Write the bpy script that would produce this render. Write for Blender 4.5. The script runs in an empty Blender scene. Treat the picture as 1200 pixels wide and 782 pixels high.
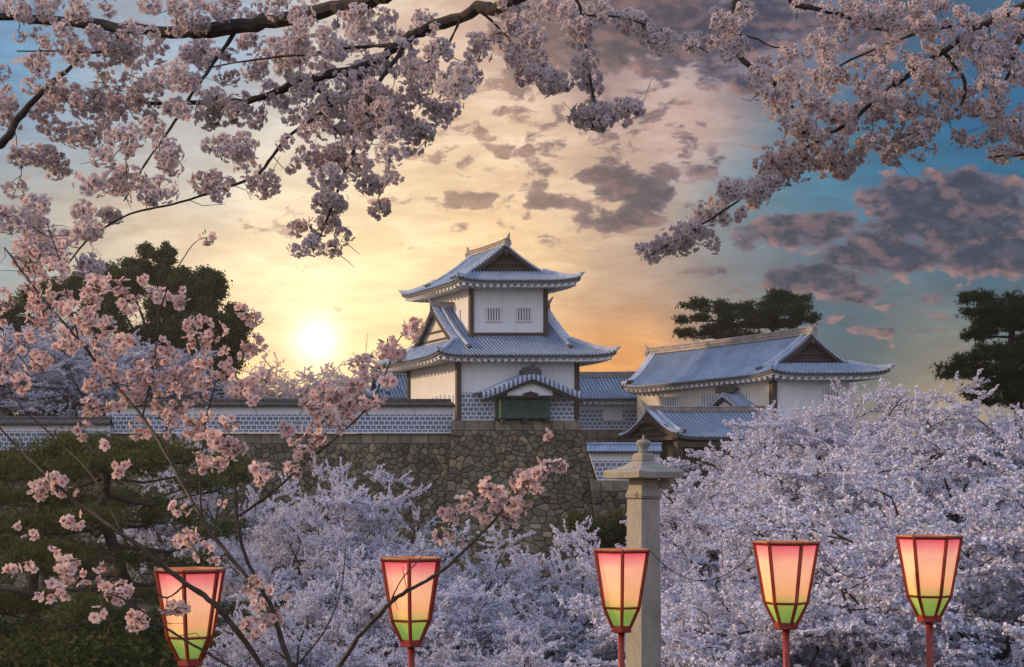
import bpy, math, random
import numpy as np
from mathutils import Vector

random.seed(7)
rng = np.random.default_rng(11)
sc = bpy.context.scene
F, HY, CX = 1667.0, 590.0, 600.0          # focal length, eye level and centre of the 1200 px wide survey

def at(px, py, Y):                         # survey pixel + distance -> point in metres (eye level is z = 0)
    return np.array([(px - CX) / F * Y, Y, (HY - py) / F * Y])

def lin(c):                                # sRGB 0-255 -> linear
    out = []
    for v in c:
        v = v / 255.0
        out.append(v / 12.92 if v <= 0.04045 else ((v + 0.055) / 1.055) ** 2.4)
    return out

# ------------------------------------------------------------------ camera
cd = bpy.data.cameras.new('camera'); cam = bpy.data.objects.new('camera', cd)
sc.collection.objects.link(cam); sc.camera = cam
cam.location = (0, 0, 0); cam.rotation_euler = (math.radians(90), 0, 0)
cd.sensor_width = 36.0; cd.lens = 36.0 * F / 1200.0
cd.shift_y = (HY - 391.0) / 1200.0
cd.clip_start = 0.1; cd.clip_end = 8000

# ------------------------------------------------------------------ sun and sky
SUN_AZ, SUN_EL = math.radians(-82), math.radians(16)      # azimuth from +Y, negative = left
sl = bpy.data.lights.new('sun', 'SUN'); sun = bpy.data.objects.new('sun', sl); sc.collection.objects.link(sun)
sl.energy = 3.2; sl.color = (1.0, 0.68, 0.40); sl.angle = math.radians(2.0)
sdir = Vector((math.sin(SUN_AZ) * math.cos(SUN_EL), math.cos(SUN_AZ) * math.cos(SUN_EL), math.sin(SUN_EL)))
sun.rotation_euler = sdir.to_track_quat('Z', 'Y').to_euler()

w = bpy.data.worlds.new('World'); sc.world = w; w.use_nodes = True
N = w.node_tree.nodes; L = w.node_tree.links
N.clear()

def vm(op, a, b=None, scale=None):
    n = N.new('ShaderNodeVectorMath'); n.operation = op
    for i, v in enumerate((a, b)):
        if v is None: continue
        if hasattr(v, 'is_linked'): L.new(v, n.inputs[i])
        else: n.inputs[i].default_value = v
    if scale is not None:
        if hasattr(scale, 'is_linked'): L.new(scale, n.inputs['Scale'])
        else: n.inputs['Scale'].default_value = scale
    return n.outputs['Value'] if op in ('DOT_PRODUCT', 'LENGTH', 'DISTANCE') else n.outputs['Vector']

def mm(op, a, b=None, c=None, clamp=False):
    n = N.new('ShaderNodeMath'); n.operation = op; n.use_clamp = clamp
    for i, v in enumerate((a, b, c)):
        if v is None: continue
        if hasattr(v, 'is_linked'): L.new(v, n.inputs[i])
        else: n.inputs[i].default_value = v
    return n.outputs[0]

def mixc(f, a, b):
    n = N.new('ShaderNodeMix'); n.data_type = 'RGBA'
    for s, v in ((0, f), (6, a), (7, b)):
        if hasattr(v, 'is_linked'): L.new(v, n.inputs[s])
        else: n.inputs[s].default_value = v if s == 0 else (*v[:3], 1)
    return n.outputs[2]

def mrange(v, a, b, c=0.0, d=1.0, smooth=True):
    n = N.new('ShaderNodeMapRange'); n.interpolation_type = 'SMOOTHSTEP' if smooth else 'LINEAR'
    L.new(v, n.inputs[0])
    for i, x in enumerate((a, b, c, d)): n.inputs[i + 1].default_value = x
    return n.outputs[0]

def noise_n(vec, scale, detail=5, rough=0.55, dist=0.0):
    n = N.new('ShaderNodeTexNoise'); L.new(vec, n.inputs['Vector'])
    n.inputs['Scale'].default_value = scale; n.inputs['Detail'].default_value = detail
    n.inputs['Roughness'].default_value = rough; n.inputs['Distortion'].default_value = dist
    return n.outputs['Fac']

tc = N.new('ShaderNodeTexCoord'); D = tc.outputs['Generated']
def pdir(px, py):
    v = np.array([(px - CX) / F, 1.0, (HY - py) / F]); return v / np.linalg.norm(v)

sky_anchor = [
    (15, 80, (100, 150, 190)), (110, 150, (150, 172, 190)), (250, 60, (150, 175, 200)), (30, 310, (150, 165, 170)), (110, 290, (205, 190, 165)),
    (230, 200, (190, 196, 196)), (200, 270, (225, 200, 165)), (330, 260, (246, 228, 192)), (300, 340, (252, 222, 170)), (370, 340, (255, 236, 180)),
    (300, 430, (252, 200, 130)), (450, 330, (253, 226, 168)), (440, 400, (255, 212, 135)), (500, 230, (254, 226, 180)), (400, 140, (205, 200, 190)),
    (520, 120, (238, 208, 176)), (600, 150, (248, 216, 182)), (600, 60, (205, 175, 160)), (700, 60, (158, 136, 138)), (620, 330, (255, 219, 162)),
    (700, 250, (222, 190, 158)), (720, 350, (182, 156, 136)), (740, 408, (255, 176, 84)), (560, 290, (252, 214, 158)), (700, 430, (255, 172, 66)), (800, 160, (215, 182, 168)),
    (780, 300, (165, 148, 135)), (850, 380, (160, 145, 130)), (860, 320, (112, 126, 138)), (870, 235, (98, 145, 165)), (950, 210, (54, 120, 150)),
    (900, 60, (100, 106, 130)), (1050, 190, (34, 110, 148)), (1150, 130, (18, 98, 148)), (1080, 60, (60, 90, 120)), (1150, 300, (36, 88, 115)),
    (1000, 400, (56, 88, 106)), (950, 350, (62, 98, 120)), (1080, 420, (105, 120, 118)), (1110, 462, (190, 165, 132)), (1190, 210, (26, 98, 134)), (1190, 420, (84, 104, 114)),
]
anchors = [(pdir(x, y), lin(c)) for x, y, c in sky_anchor]
def sph(azd, eld):
    a, e = math.radians(azd), math.radians(eld)
    return np.array([math.sin(a) * math.cos(e), math.cos(a) * math.cos(e), math.sin(e)])
for azd, eld, c in [(-60, 10, (.75, .55, .42)), (-60, 40, (.40, .45, .62)), (60, 10, (.22, .32, .50)), (60, 40, (.24, .38, .62)), (0, 60, (.30, .40, .62)), (0, 40, (.36, .42, .58)),
                    (120, 10, (.46, .52, .72)), (120, 40, (.42, .55, .84)), (180, 8, (.62, .64, .82)), (180, 35, (.55, .66, .95)), (180, 65, (.46, .58, .90)), (-120, 10, (.70, .60, .62)), (-120, 40, (.50, .58, .82)),
                    (0, -20, (.05, .05, .05)), (90, -20, (.05, .05, .05)), (-90, -20, (.05, .05, .05)), (180, -20, (.05, .05, .05)), (0, -80, (.03, .03, .03))]:
    k_ = 1.32 if abs(azd) > 100 and eld > 0 else 1.0
    if eld > 50: k_ = 1.6
    anchors.append((sph(azd, eld), tuple(v * k_ for v in c)))
acc_c = None; acc_w = None
for d, c in anchors:
    diff = vm('SUBTRACT', D, tuple(d))
    q = vm('DOT_PRODUCT', diff, diff)
    wt = mm('POWER', mm('ADD', q, 0.0012), -2.0)
    col = vm('SCALE', tuple(c), scale=wt)
    acc_c = col if acc_c is None else vm('ADD', acc_c, col)
    acc_w = wt if acc_w is None else mm('ADD', acc_w, wt)
base_sky = vm('SCALE', acc_c, scale=mm('DIVIDE', 1.0, acc_w))

sep = N.new('ShaderNodeSeparateXYZ'); L.new(D, sep.inputs[0])
yy = mm('MAXIMUM', sep.outputs[1], 0.15)
comb = N.new('ShaderNodeCombineXYZ')
L.new(mm('DIVIDE', sep.outputs[0], yy), comb.inputs[0]); L.new(mm('DIVIDE', sep.outputs[2], yy), comb.inputs[1])
UV = comb.outputs[0]
front = mrange(sep.outputs[1], 0.2, 0.5)
# thin streaked high cloud
str_v = vm('MULTIPLY', UV, (1.0, 4.2, 1.0))
s1 = noise_n(str_v, 9.0, 6, 0.62, 0.6); s2 = noise_n(vm('MULTIPLY', UV, (1.0, 2.4, 1.0)), 38.0, 5, 0.6, 0.3)
warm = mrange(s1, 0.38, 0.68); fine = mrange(s2, 0.50, 0.72)
sky1 = vm('MULTIPLY', base_sky, mixc(warm, (0.90, 0.85, 0.83), (1.11, 1.10, 1.10)))
s3 = noise_n(vm('MULTIPLY', UV, (1.0, 3.4, 1.0)), 21.0, 7, 0.66, 0.8)
sky1 = vm('MULTIPLY', sky1, mixc(mrange(s3, 0.36, 0.64), (0.93, 0.89, 0.87), (1.06, 1.06, 1.07)))
sky1 = mixc(mm('MULTIPLY', fine, 0.16), sky1, vm('MULTIPLY', sky1, (0.62, 0.52, 0.50)))
# heavier clouds, massed where they stand in the sky
blobs = [  # x, y, rx, ry, strength
    (1115, 245, 105, 46, 1.45), (1170, 290, 70, 34, 1.3), (1060, 225, 50, 25, .8), (1030, 270, 60, 22, .8), (935, 272, 62, 20, 1.15), (985, 262, 40, 16, .8), (955, 325, 62, 20, 1.1), (1040, 300, 85, 22, 1.25),
    (1000, 345, 50, 16, .8), (880, 278, 32, 18, .7), (835, 320, 40, 10, .55), (1060, 388, 95, 8, .55), (1120, 300, 60, 22, .8), (860, 345, 40, 8, .4), (1090, 350, 60, 8, .4),
    (650, 237, 46, 14, .8), (692, 205, 42, 14, .8), (745, 222, 46, 28, 1.2), (725, 255, 60, 18, .85), (765, 205, 38, 20, .8), (600, 100, 34, 22, .6), (655, 130, 14, 16, .8),
    (620, 60, 60, 50, .8), (730, 25, 140, 55, 1.25), (690, 60, 60, 30, .9), (860, 30, 90, 45, 1.1), (880, 100, 24, 14, .8), (945, 95, 45, 25, .7), (530, 190, 40, 10, .45), (575, 130, 30, 12, .5),
    (500, 235, 60, 10, .5), (800, 240, 30, 10, .45), (780, 95, 30, 20, .5), (330, 272, 50, 12, .45), (820, 185, 60, 22, .35), (700, 150, 60, 14, .3), (1000, 40, 80, 40, .6), (690, 170, 230, 120, .36), (1040, 330, 160, 80, .32), (560, 235, 70, 14, .5), (540, 150, 60, 16, .5), (640, 200, 20, 10, .6), (470, 180, 40, 10, .4), (800, 60, 110, 40, .9), (1190, 60, 40, 40, .4)]
bl = None
for x, y, rx, ry, s in blobs:
    v = vm('SUBTRACT', UV, ((x - CX) / F, (HY - y) / F, 0))
    v = vm('MULTIPLY', v, (F / rx / 1.25, F / ry / 1.25, 0))
    t = mm('MULTIPLY', mm('SUBTRACT', 1.0, vm('DOT_PRODUCT', v, v), clamp=True), s)
    bl = t if bl is None else mm('MAXIMUM', bl, t)
bl = mm('MULTIPLY', bl, front)
def dens(vec, extra):
    a = noise_n(vm('MULTIPLY', vec, (1.0, 1.75, 1.0)), 36.0, 9, 0.62, 0.25)
    return mm('ADD', mm('MULTIPLY', mm('SUBTRACT', a, 0.5), 2.6), extra)
blx = mm('SUBTRACT', mm('MULTIPLY', bl, 0.95), 0.34)
d0 = dens(UV, blx); d1 = dens(vm('ADD', UV, (-0.005, -0.008, 0)), blx)
mask = mrange(d0, -0.05, 0.22)
tex_ = noise_n(vm('MULTIPLY', UV, (1.0, 1.5, 1.0)), 70.0, 6, 0.62, 0.4)
rim = mm('MULTIPLY', mrange(mm('ADD', mm('SUBTRACT', d0, d1), mm('MULTIPLY', mm('SUBTRACT', tex_, 0.5), 0.55)), -0.04, 0.50), mm('SUBTRACT', 1.0, mm('MULTIPLY', mrange(d0, 0.25, 0.8), 0.55)))
thick = mrange(d0, 0.0, 0.50)
cl_dark = mixc(thick, lin((116, 102, 112)), lin((44, 46, 66)))
cl_dark = mixc(mm('MULTIPLY', mrange(tex_, 0.42, 0.66), 0.5), cl_dark, lin((92, 82, 100)))
cl_col = mixc(mm('MULTIPLY', rim, 0.40), cl_dark, lin((212, 158, 142)))
wl = mrange(sep.outputs[0], -0.10, 0.16)                  # cloud takes the gold of the sunset side
cl_col = mixc(mm('MULTIPLY', mm('SUBTRACT', 1.0, wl), 0.34), cl_col, lin((224, 170, 120)))
sky2 = mixc(mm('MULTIPLY', mask, 0.94), sky1, cl_col)
# the low sun behind thin cloud
sd = tuple(pdir(371, 400))
df = vm('SUBTRACT', D, sd); r2 = vm('DOT_PRODUCT', df, df)
core = mm('EXPONENT', mm('MULTIPLY', r2, -1.0 / (0.015 ** 2)))
halo = mm('EXPONENT', mm('MULTIPLY', r2, -1.0 / (0.075 ** 2)))
wide = mm('EXPONENT', mm('MULTIPLY', r2, -1.0 / (0.17 ** 2)))
glow = vm('ADD', vm('ADD', vm('SCALE', (1.0, .95, .85), scale=core), vm('SCALE', (.36, .29, .19), scale=halo)), vm('SCALE', (.13, .10, .06), scale=wide))
sky3 = vm('ADD', sky2, glow)
bg = N.new('ShaderNodeBackground'); L.new(sky3, bg.inputs[0]); bg.inputs[1].default_value = 1.0
nis = N.new('ShaderNodeTexSky'); nis.sky_type = 'NISHITA'; nis.sun_disc = False
nis.sun_elevation = SUN_EL; nis.sun_rotation = SUN_AZ
bg2 = N.new('ShaderNodeBackground'); L.new(nis.outputs[0], bg2.inputs[0]); bg2.inputs[1].default_value = 0.01
ad = N.new('ShaderNodeAddShader'); L.new(bg.outputs[0], ad.inputs[0]); L.new(bg2.outputs[0], ad.inputs[1])
wo = N.new('ShaderNodeOutputWorld'); L.new(ad.outputs[0], wo.inputs[0])
w.cycles.sampling_method = 'MANUAL'; w.cycles.sample_map_resolution = 512

sc.view_settings.view_transform = 'Standard'; sc.view_settings.look = 'None'
sc.view_settings.exposure = 0.0; sc.view_settings.gamma = 1.0; sc.view_settings.use_curve_mapping = False
sc.render.engine = 'CYCLES'
sc.cycles.max_bounces = 4; sc.cycles.diffuse_bounces = 2; sc.cycles.glossy_bounces = 2
sc.cycles.transmission_bounces = 3; sc.cycles.transparent_max_bounces = 4; sc.cycles.use_denoising = True
sc.cycles.sample_clamp_indirect = 4.0

# ------------------------------------------------------------------ materials
def new_mat(name):
    m = bpy.data.materials.new(name); m.use_nodes = True
    nt = m.node_tree; b = nt.nodes['Principled BSDF']; return m, nt, b
def n_noise(nt, scale, detail=4, rough=.55, vec=None, stretch=None):
    t = nt.nodes.new('ShaderNodeTexCoord'); src = t.outputs['Object']
    if vec == 'pos': src = nt.nodes.new('ShaderNodeNewGeometry').outputs['Position']
    if stretch:
        m = nt.nodes.new('ShaderNodeMapping'); m.inputs['Scale'].default_value = stretch; nt.links.new(src, m.inputs[0]); src = m.outputs[0]
    n = nt.nodes.new('ShaderNodeTexNoise'); nt.links.new(src, n.inputs['Vector'])
    n.inputs['Scale'].default_value = scale; n.inputs['Detail'].default_value = detail; n.inputs['Roughness'].default_value = rough
    return n.outputs['Fac']
def n_ramp(nt, fac, stops):
    r = nt.nodes.new('ShaderNodeValToRGB'); nt.links.new(fac, r.inputs[0]); e = r.color_ramp.elements
    while len(e) < len(stops): e.new(0.5)
    for i, (p, c) in enumerate(stops): e[i].position = p; e[i].color = (*c, 1)
    return r.outputs[0]
def n_mix(nt, f, a, b, mode='MIX'):
    n = nt.nodes.new('ShaderNodeMix'); n.data_type = 'RGBA'; n.blend_type = mode
    for s, v in ((0, f), (6, a), (7, b)):
        if hasattr(v, 'is_linked'): nt.links.new(v, n.inputs[s])
        else: n.inputs[s].default_value = v if s == 0 else (*v[:3], 1)
    return n.outputs[2]
def n_bump(nt, b, h, strength=.4, dist=.05):
    n = nt.nodes.new('ShaderNodeBump'); nt.links.new(h, n.inputs['Height']); n.inputs['Strength'].default_value = strength; n.inputs['Distance'].default_value = dist
    nt.links.new(n.outputs[0], b.inputs['Normal'])
def basic(name, c1, c2, scale=2.0, rough=.8, bump=.3, bd=.02, stretch=None, metal=0.0):
    m, nt, b = new_mat(name); f = n_noise(nt, scale, 6, .6, 'pos', stretch)
    nt.links.new(n_ramp(nt, f, [(.3, c1), (.7, c2)]), b.inputs['Base Color']); b.inputs['Roughness'].default_value = rough
    b.inputs['Metallic'].default_value = metal
    if bump: n_bump(nt, b, n_noise(nt, scale * 4, 5, .6, 'pos', stretch), bump, bd)
    return m
M = {}
def plaster(name, c, dirt):
    m, nt, b = new_mat(name)
    f1 = n_noise(nt, .5, 5, .6, 'pos'); f2 = n_noise(nt, 1.6, 6, .65, 'pos', (2.2, 2.2, .35))
    a = n_mix(nt, n_ramp(nt, f1, [(.35, (0, 0, 0)), (.75, (1, 1, 1))]), c, [x * .93 for x in c])
    a = n_mix(nt, n_ramp(nt, f2, [(.50, (0, 0, 0)), (.80, (.50, .50, .50))]), a, dirt)
    nt.links.new(a, b.inputs['Base Color']); b.inputs['Roughness'].default_value = .85
    n_bump(nt, b, n_noise(nt, 8, 4, .6, 'pos'), .15, .02); return m
M['plaster'] = plaster('white_plaster', (.80, .79, .76), (.50, .48, .44))
M['plaster_cream'] = plaster('cream_plaster', (.74, .69, .58), (.46, .40, .32))
M['tile'] = basic('lead_roof_tile', (.30, .36, .46), (.52, .59, .70), 1.1, .48, .4, .03)
def tile2():
    m, nt, b = new_mat('roof_tile')
    f = n_noise(nt, .55, 6, .7, 'pos'); g = n_noise(nt, 5.0, 4, .7, 'pos')
    a = n_ramp(nt, f, [(.28, (.15, .215, .31)), (.5, (.25, .345, .475)), (.75, (.37, .475, .61))])
    a = n_mix(nt, n_ramp(nt, g, [(.45, (0, 0, 0)), (.75, (.55, .55, .55))]), a, (.20, .21, .22))
    nt.links.new(a, b.inputs['Base Color']); b.inputs['Roughness'].default_value = .5
    n_bump(nt, b, g, .3, .03); return m
M['tile'] = tile2()
M['tile_gap'] = basic('roof_pan_tile', (.055, .075, .11), (.13, .17, .24), 1.4, .6, .3)
M['tile_pale'] = basic('pale_ridge_tile', (.30, .36, .44), (.54, .59, .66), 2.2, .5, .4, .04)
M['ridge'] = basic('ridge_tile', (.22, .19, .17), (.46, .40, .35), 1.8, .6, .4, .04)
M['dark_tile'] = basic('dark_tile', (.035, .033, .03), (.10, .095, .09), 3, .6, .4, .03)
M['dark_wood'] = basic('dark_wood', (.018, .013, .009), (.055, .038, .025), 2, .75, .4, .02, (6, 6, .6))
M['post'] = basic('weathered_post', (.030, .022, .015), (.10, .062, .035), 2, .7, .3, .02, (5, 5, .6))
M['copper'] = basic('green_copper', (.010, .034, .024), (.034, .095, .066), 2.5, .6, .3, .02)
M['slat'] = basic('white_slat', (.62, .62, .60), (.78, .78, .76), 2, .8, .1)
M['recess'] = basic('dark_recess', (.035, .035, .04), (.07, .07, .075), 2, .9, 0)
M['red_paint'] = basic('red_lacquer', (.20, .018, .010), (.33, .035, .018), 9, .45, .25, .004)
M['bark'] = basic('bark', (.022, .016, .013), (.075, .055, .042), 9, .9, .8, .02)
M['bark_far'] = basic('bark_far', (.020, .015, .012), (.060, .045, .036), 3, .9, .5, .05)
M['twig'] = basic('young_bark', (.030, .019, .011), (.085, .052, .026), 20, .7, .5, .004)
M['granite'] = basic('granite', (.24, .215, .165), (.40, .365, .29), 14, .9, .5, .006)
M['tarp'] = basic('blue_plastic', (.01, .07, .35), (.02, .14, .60), 1.5, .4, .5, .06)
M['wire'] = basic('black_wire', (.01, .01, .01), (.02, .02, .02), 5, .6, 0)
# granite: larger stains as well
def granite():
    m, nt, b = new_mat('pillar_stone')
    f = n_noise(nt, 70, 3, .7, 'pos'); g = n_noise(nt, 3.2, 6, .65, 'pos', (1, 1, .5))
    a = n_ramp(nt, g, [(.30, (.17, .16, .12)), (.5, (.33, .30, .235)), (.72, (.44, .40, .32))])
    a = n_mix(nt, .35, a, n_ramp(nt, f, [(.3, (.08, .08, .07)), (.7, (.62, .58, .50))]))
    nt.links.new(a, b.inputs['Base Color']); b.inputs['Roughness'].default_value = .9; n_bump(nt, b, f, .5, .004); return m
M['granite'] = granite()
def namako():
    m, nt, b = new_mat('tile_and_plaster_lattice')
    g = nt.nodes.new('ShaderNodeNewGeometry'); s = nt.nodes.new('ShaderNodeSeparateXYZ'); nt.links.new(g.outputs['Position'], s.inputs[0])
    c = nt.nodes.new('ShaderNodeCombineXYZ')
    ad = nt.nodes.new('ShaderNodeMath'); ad.operation = 'ADD'; nt.links.new(s.outputs[0], ad.inputs[0]); ad.inputs[1].default_value = 300.0
    zz = nt.nodes.new('ShaderNodeMath'); zz.operation = 'ADD'; nt.links.new(s.outputs[2], zz.inputs[0]); zz.inputs[1].default_value = 100.0
    nt.links.new(ad.outputs[0], c.inputs[0]); nt.links.new(zz.outputs[0], c.inputs[1])
    br = nt.nodes.new('ShaderNodeTexBrick'); nt.links.new(c.outputs[0], br.inputs['Vector'])
    br.offset = .5; br.inputs['Scale'].default_value = 1.0; br.inputs['Brick Width'].default_value = .50; br.inputs['Row Height'].default_value = .40
    br.inputs['Mortar Size'].default_value = .045; br.inputs['Mortar Smooth'].default_value = .1; br.inputs['Bias'].default_value = -.1
    br.inputs['Color1'].default_value = (.10, .135, .21, 1); br.inputs['Color2'].default_value = (.19, .235, .33, 1); br.inputs['Mortar'].default_value = (.80, .80, .78, 1)
    f = n_noise(nt, 3, 4, .6, 'pos'); a = n_mix(nt, n_ramp(nt, f, [(.4, (0, 0, 0)), (.8, (.35, .35, .35))]), br.outputs[0], (.28, .28, .28))
    nt.links.new(a, b.inputs['Base Color']); b.inputs['Roughness'].default_value = .45
    n_bump(nt, b, br.outputs['Fac'], .8, .05); return m
M['namako'] = namako()
def stone():
    m, nt, b = new_mat('wall_stone')
    at_ = nt.nodes.new('ShaderNodeAttribute'); at_.attribute_name = 'tint'
    f = n_noise(nt, 2.2, 6, .7, 'pos'); g = n_noise(nt, .35, 4, .6, 'pos')
    a = n_mix(nt, 1.0, at_.outputs['Color'], n_ramp(nt, f, [(.25, (.55, .55, .53)), (.7, (1.15, 1.13, 1.08))]), 'MULTIPLY')
    a = n_mix(nt, n_ramp(nt, g, [(.45, (0, 0, 0)), (.7, (.6, .6, .6))]), a, (.055, .060, .040))
    nt.links.new(a, b.inputs['Base Color']); b.inputs['Roughness'].default_value = .92; n_bump(nt, b, f, .6, .08); return m
M['stone'] = stone()
M['mortar_dark'] = basic('dark_joint_earth', (.012, .012, .010), (.03, .028, .022), 2, .95, .3)  # dark earth backing that shows in the stone joints
def ground():
    m, nt, b = new_mat('ground_earth_and_grass')
    f = n_noise(nt, .25, 6, .65, 'pos'); g = n_noise(nt, 3, 5, .7, 'pos')
    a = n_ramp(nt, f, [(.35, (.014, .022, .008)), (.55, (.026, .034, .013)), (.75, (.045, .038, .022))])
    a = n_mix(nt, n_ramp(nt, g, [(.4, (0, 0, 0)), (.8, (.6, .6, .6))]), a, (.03, .032, .016))
    nt.links.new(a, b.inputs['Base Color']); b.inputs['Roughness'].default_value = .95; n_bump(nt, b, g, .8, .15); return m
M['ground'] = ground()
def petal(name, tint, trans, rough=.6, var=(.86, 1.0)):
    m, nt, b = new_mat(name)
    at_ = nt.nodes.new('ShaderNodeAttribute'); at_.attribute_name = 'tint'
    a = n_mix(nt, 1.0, at_.outputs['Color'], tint, 'MULTIPLY')
    out = nt.nodes['Material Output']; df = nt.nodes.new('ShaderNodeBsdfDiffuse'); tr = nt.nodes.new('ShaderNodeBsdfTranslucent'); mx = nt.nodes.new('ShaderNodeMixShader')
    nt.links.new(a, df.inputs[0]); nt.links.new(a, tr.inputs[0]); mx.inputs[0].default_value = trans
    nt.links.new(df.outputs[0], mx.inputs[1]); nt.links.new(tr.outputs[0], mx.inputs[2]); nt.links.new(mx.outputs[0], out.inputs[0]); nt.nodes.remove(b)
    return m
M['petal'] = petal('blossom_white', (.79, .71, .69), .45)
M['petal_pink'] = petal('blossom_pink', (.99, .77, .69), .40)
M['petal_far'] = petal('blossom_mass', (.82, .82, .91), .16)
M['petal_sun_tint'] = petal('blossom_sun_tint', (.93, .84, .80), .45)  # warm sunlight put into the petal colour of trees near the sun glow
M['needle'] = petal('pine_needles', (1, 1, 1), .15)
M['leaf'] = petal('evergreen_leaves', (1, 1, 1), .25)

# ------------------------------------------------------------------ helpers
COL = sc.collection
def link(o, parent=None):
    COL.objects.link(o)
    if parent is not None: o.parent = parent
    return o
def tag(o, label=None, cat=None, group=None, kind=None):
    if label: o['label'] = label
    if cat: o['category'] = cat
    if group: o['group'] = group
    if kind: o['kind'] = kind
    return o
def thing(name, loc, label, cat, group=None):
    o = bpy.data.objects.new(name, None); link(o); o.location = tuple(float(v) for v in loc); o.empty_display_size = .3
    return tag(o, label, cat, group)

class MB:
    """vertices and faces of one mesh, in world metres; build() moves them under the parent's origin"""
    def __init__(s): s.v = []; s.f = []; s.m = []; s.n = 0
    def add(s, vs, fs, mi=0):
        b = s.n; s.v.extend([tuple(map(float, p)) for p in vs]); s.n += len(vs)
        s.f.extend([tuple(i + b for i in f) for f in fs]); s.m.extend([mi] * len(fs))
    def box(s, p0, p1, mi=0, Mf=None, bev=0.0):
        (x0, y0, z0), (x1, y1, z1) = p0, p1
        vs = [(x, y, z) for z in (z0, z1) for y in (y0, y1) for x in (x0, x1)]
        if Mf: vs = [Mf(*p) for p in vs]
        s.add(vs, [(0, 2, 3, 1), (4, 5, 7, 6), (0, 1, 5, 4), (2, 6, 7, 3), (0, 4, 6, 2), (1, 3, 7, 5)], mi)
    def grid(s, rows, mi=0, flip=False, cmi=None):
        R, C = len(rows), len(rows[0]); vs = [p for r in rows for p in r]; fs = []
        for i in range(R - 1):
            for j in range(C - 1):
                a = i * C + j; q = (a, a + 1, a + C + 1, a + C); fs.append(q[::-1] if flip else q)
        s.add(vs, fs, mi)
        if cmi: s.m[-len(fs):] = [cmi(k % (C - 1)) for k in range(len(fs))]
    def tube(s, pts, rad, n=6, mi=0, cap=True):
        pts = [np.asarray(p, float) for p in pts]; rings = []
        up = np.array([.13, .07, 1.0]); K = len(pts)
        if not hasattr(rad, '__len__'): rad = [rad] * K
        prev = None
        for i in range(K):
            d = pts[min(i + 1, K - 1)] - pts[max(i - 1, 0)]; d = d / (np.linalg.norm(d) + 1e-9)
            if prev is None:
                u = np.cross(d, up if abs(d[2]) < .9 else np.array([1.0, .1, .05]))
            else: u = prev - d * np.dot(prev, d)
            u = u / (np.linalg.norm(u) + 1e-9); prev = u; v = np.cross(d, u)
            rings.append([pts[i] + rad[i] * (math.cos(2 * math.pi * k / n) * u + math.sin(2 * math.pi * k / n) * v) for k in range(n)])
        vs = [p for r in rings for p in r]; fs = []
        for i in range(K - 1):
            for k in range(n):
                a = i * n + k; b = i * n + (k + 1) % n; fs.append((a, b, b + n, a + n))
        if cap: fs.append(tuple(range(n))[::-1]); fs.append(tuple((K - 1) * n + k for k in range(n)))
        s.add(vs, fs, mi)
    def sweep(s, pts, wd, ht, mi=0, z0=0.0, bump=0.0):
        """box section swept along a polyline, standing on it"""
        pts = [np.asarray(p, float) for p in pts]; K = len(pts); vs = []
        for i in range(K):
            d = pts[min(i + 1, K - 1)] - pts[max(i - 1, 0)]; h = np.array([-d[1], d[0], 0.0]); L_ = np.linalg.norm(h)
            h = h / L_ if L_ > 1e-6 else np.array([1.0, 0, 0])
            k = 1 + (bump if i % 2 else 0); hw = wd / 2 * k; hh = ht * k
            up = np.array([0, 0, 1.0])
            prof = [(-hw, z0), (-hw, z0 + hh * .72), (-hw * .55, z0 + hh), (hw * .55, z0 + hh), (hw, z0 + hh * .72), (hw, z0)]
            vs += [pts[i] + h * a + up * b for a, b in prof]
        fs = []
        for i in range(K - 1):
            for k in range(6):
                a = i * 6 + k; b = i * 6 + (k + 1) % 6; fs.append((a, b, b + 6, a + 6))
        fs += [tuple(range(6))[::-1], tuple((K - 1) * 6 + k for k in range(6))]
        s.add(vs, fs, mi)
    def lathe(s, c, prof, n=12, mi=0, rot=0.0, sq=None):
        vs = []; K = len(prof)
        for r, z in prof:
            for k in range(n):
                a = 2 * math.pi * k / n + rot; vs.append((c[0] + r * math.cos(a), c[1] + r * math.sin(a), c[2] + z))
        fs = []
        for i in range(K - 1):
            for k in range(n):
                a = i * n + k; b = i * n + (k + 1) % n; fs.append((a, b, b + n, a + n))
        fs += [tuple(range(n))[::-1], tuple((K - 1) * n + k for k in range(n))]
        s.add(vs, fs, mi)
    def build(s, name, mats, parent=None, smooth=False, bevel=0.0):
        me = bpy.data.meshes.new(name); off = np.array(parent_world(parent)) if parent is not None else np.zeros(3)
        me.from_pydata([tuple(np.array(p) - off) for p in s.v], [], s.f)
        for m in (mats if isinstance(mats, (list, tuple)) else [mats]): me.materials.append(m)
        me.polygons.foreach_set('material_index', s.m)
        me.validate(); me.update()
        if smooth: me.polygons.foreach_set('use_smooth', [True] * len(me.polygons))
        o = bpy.data.objects.new(name, me); link(o, parent)
        if bevel:
            b = o.modifiers.new('bevel', 'BEVEL'); b.width = bevel; b.segments = 2; b.limit_method = 'ANGLE'
        return o
def parent_world(o):
    p = Vector((0, 0, 0))
    while o is not None: p = p + o.location; o = o.parent
    return tuple(p)

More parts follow.
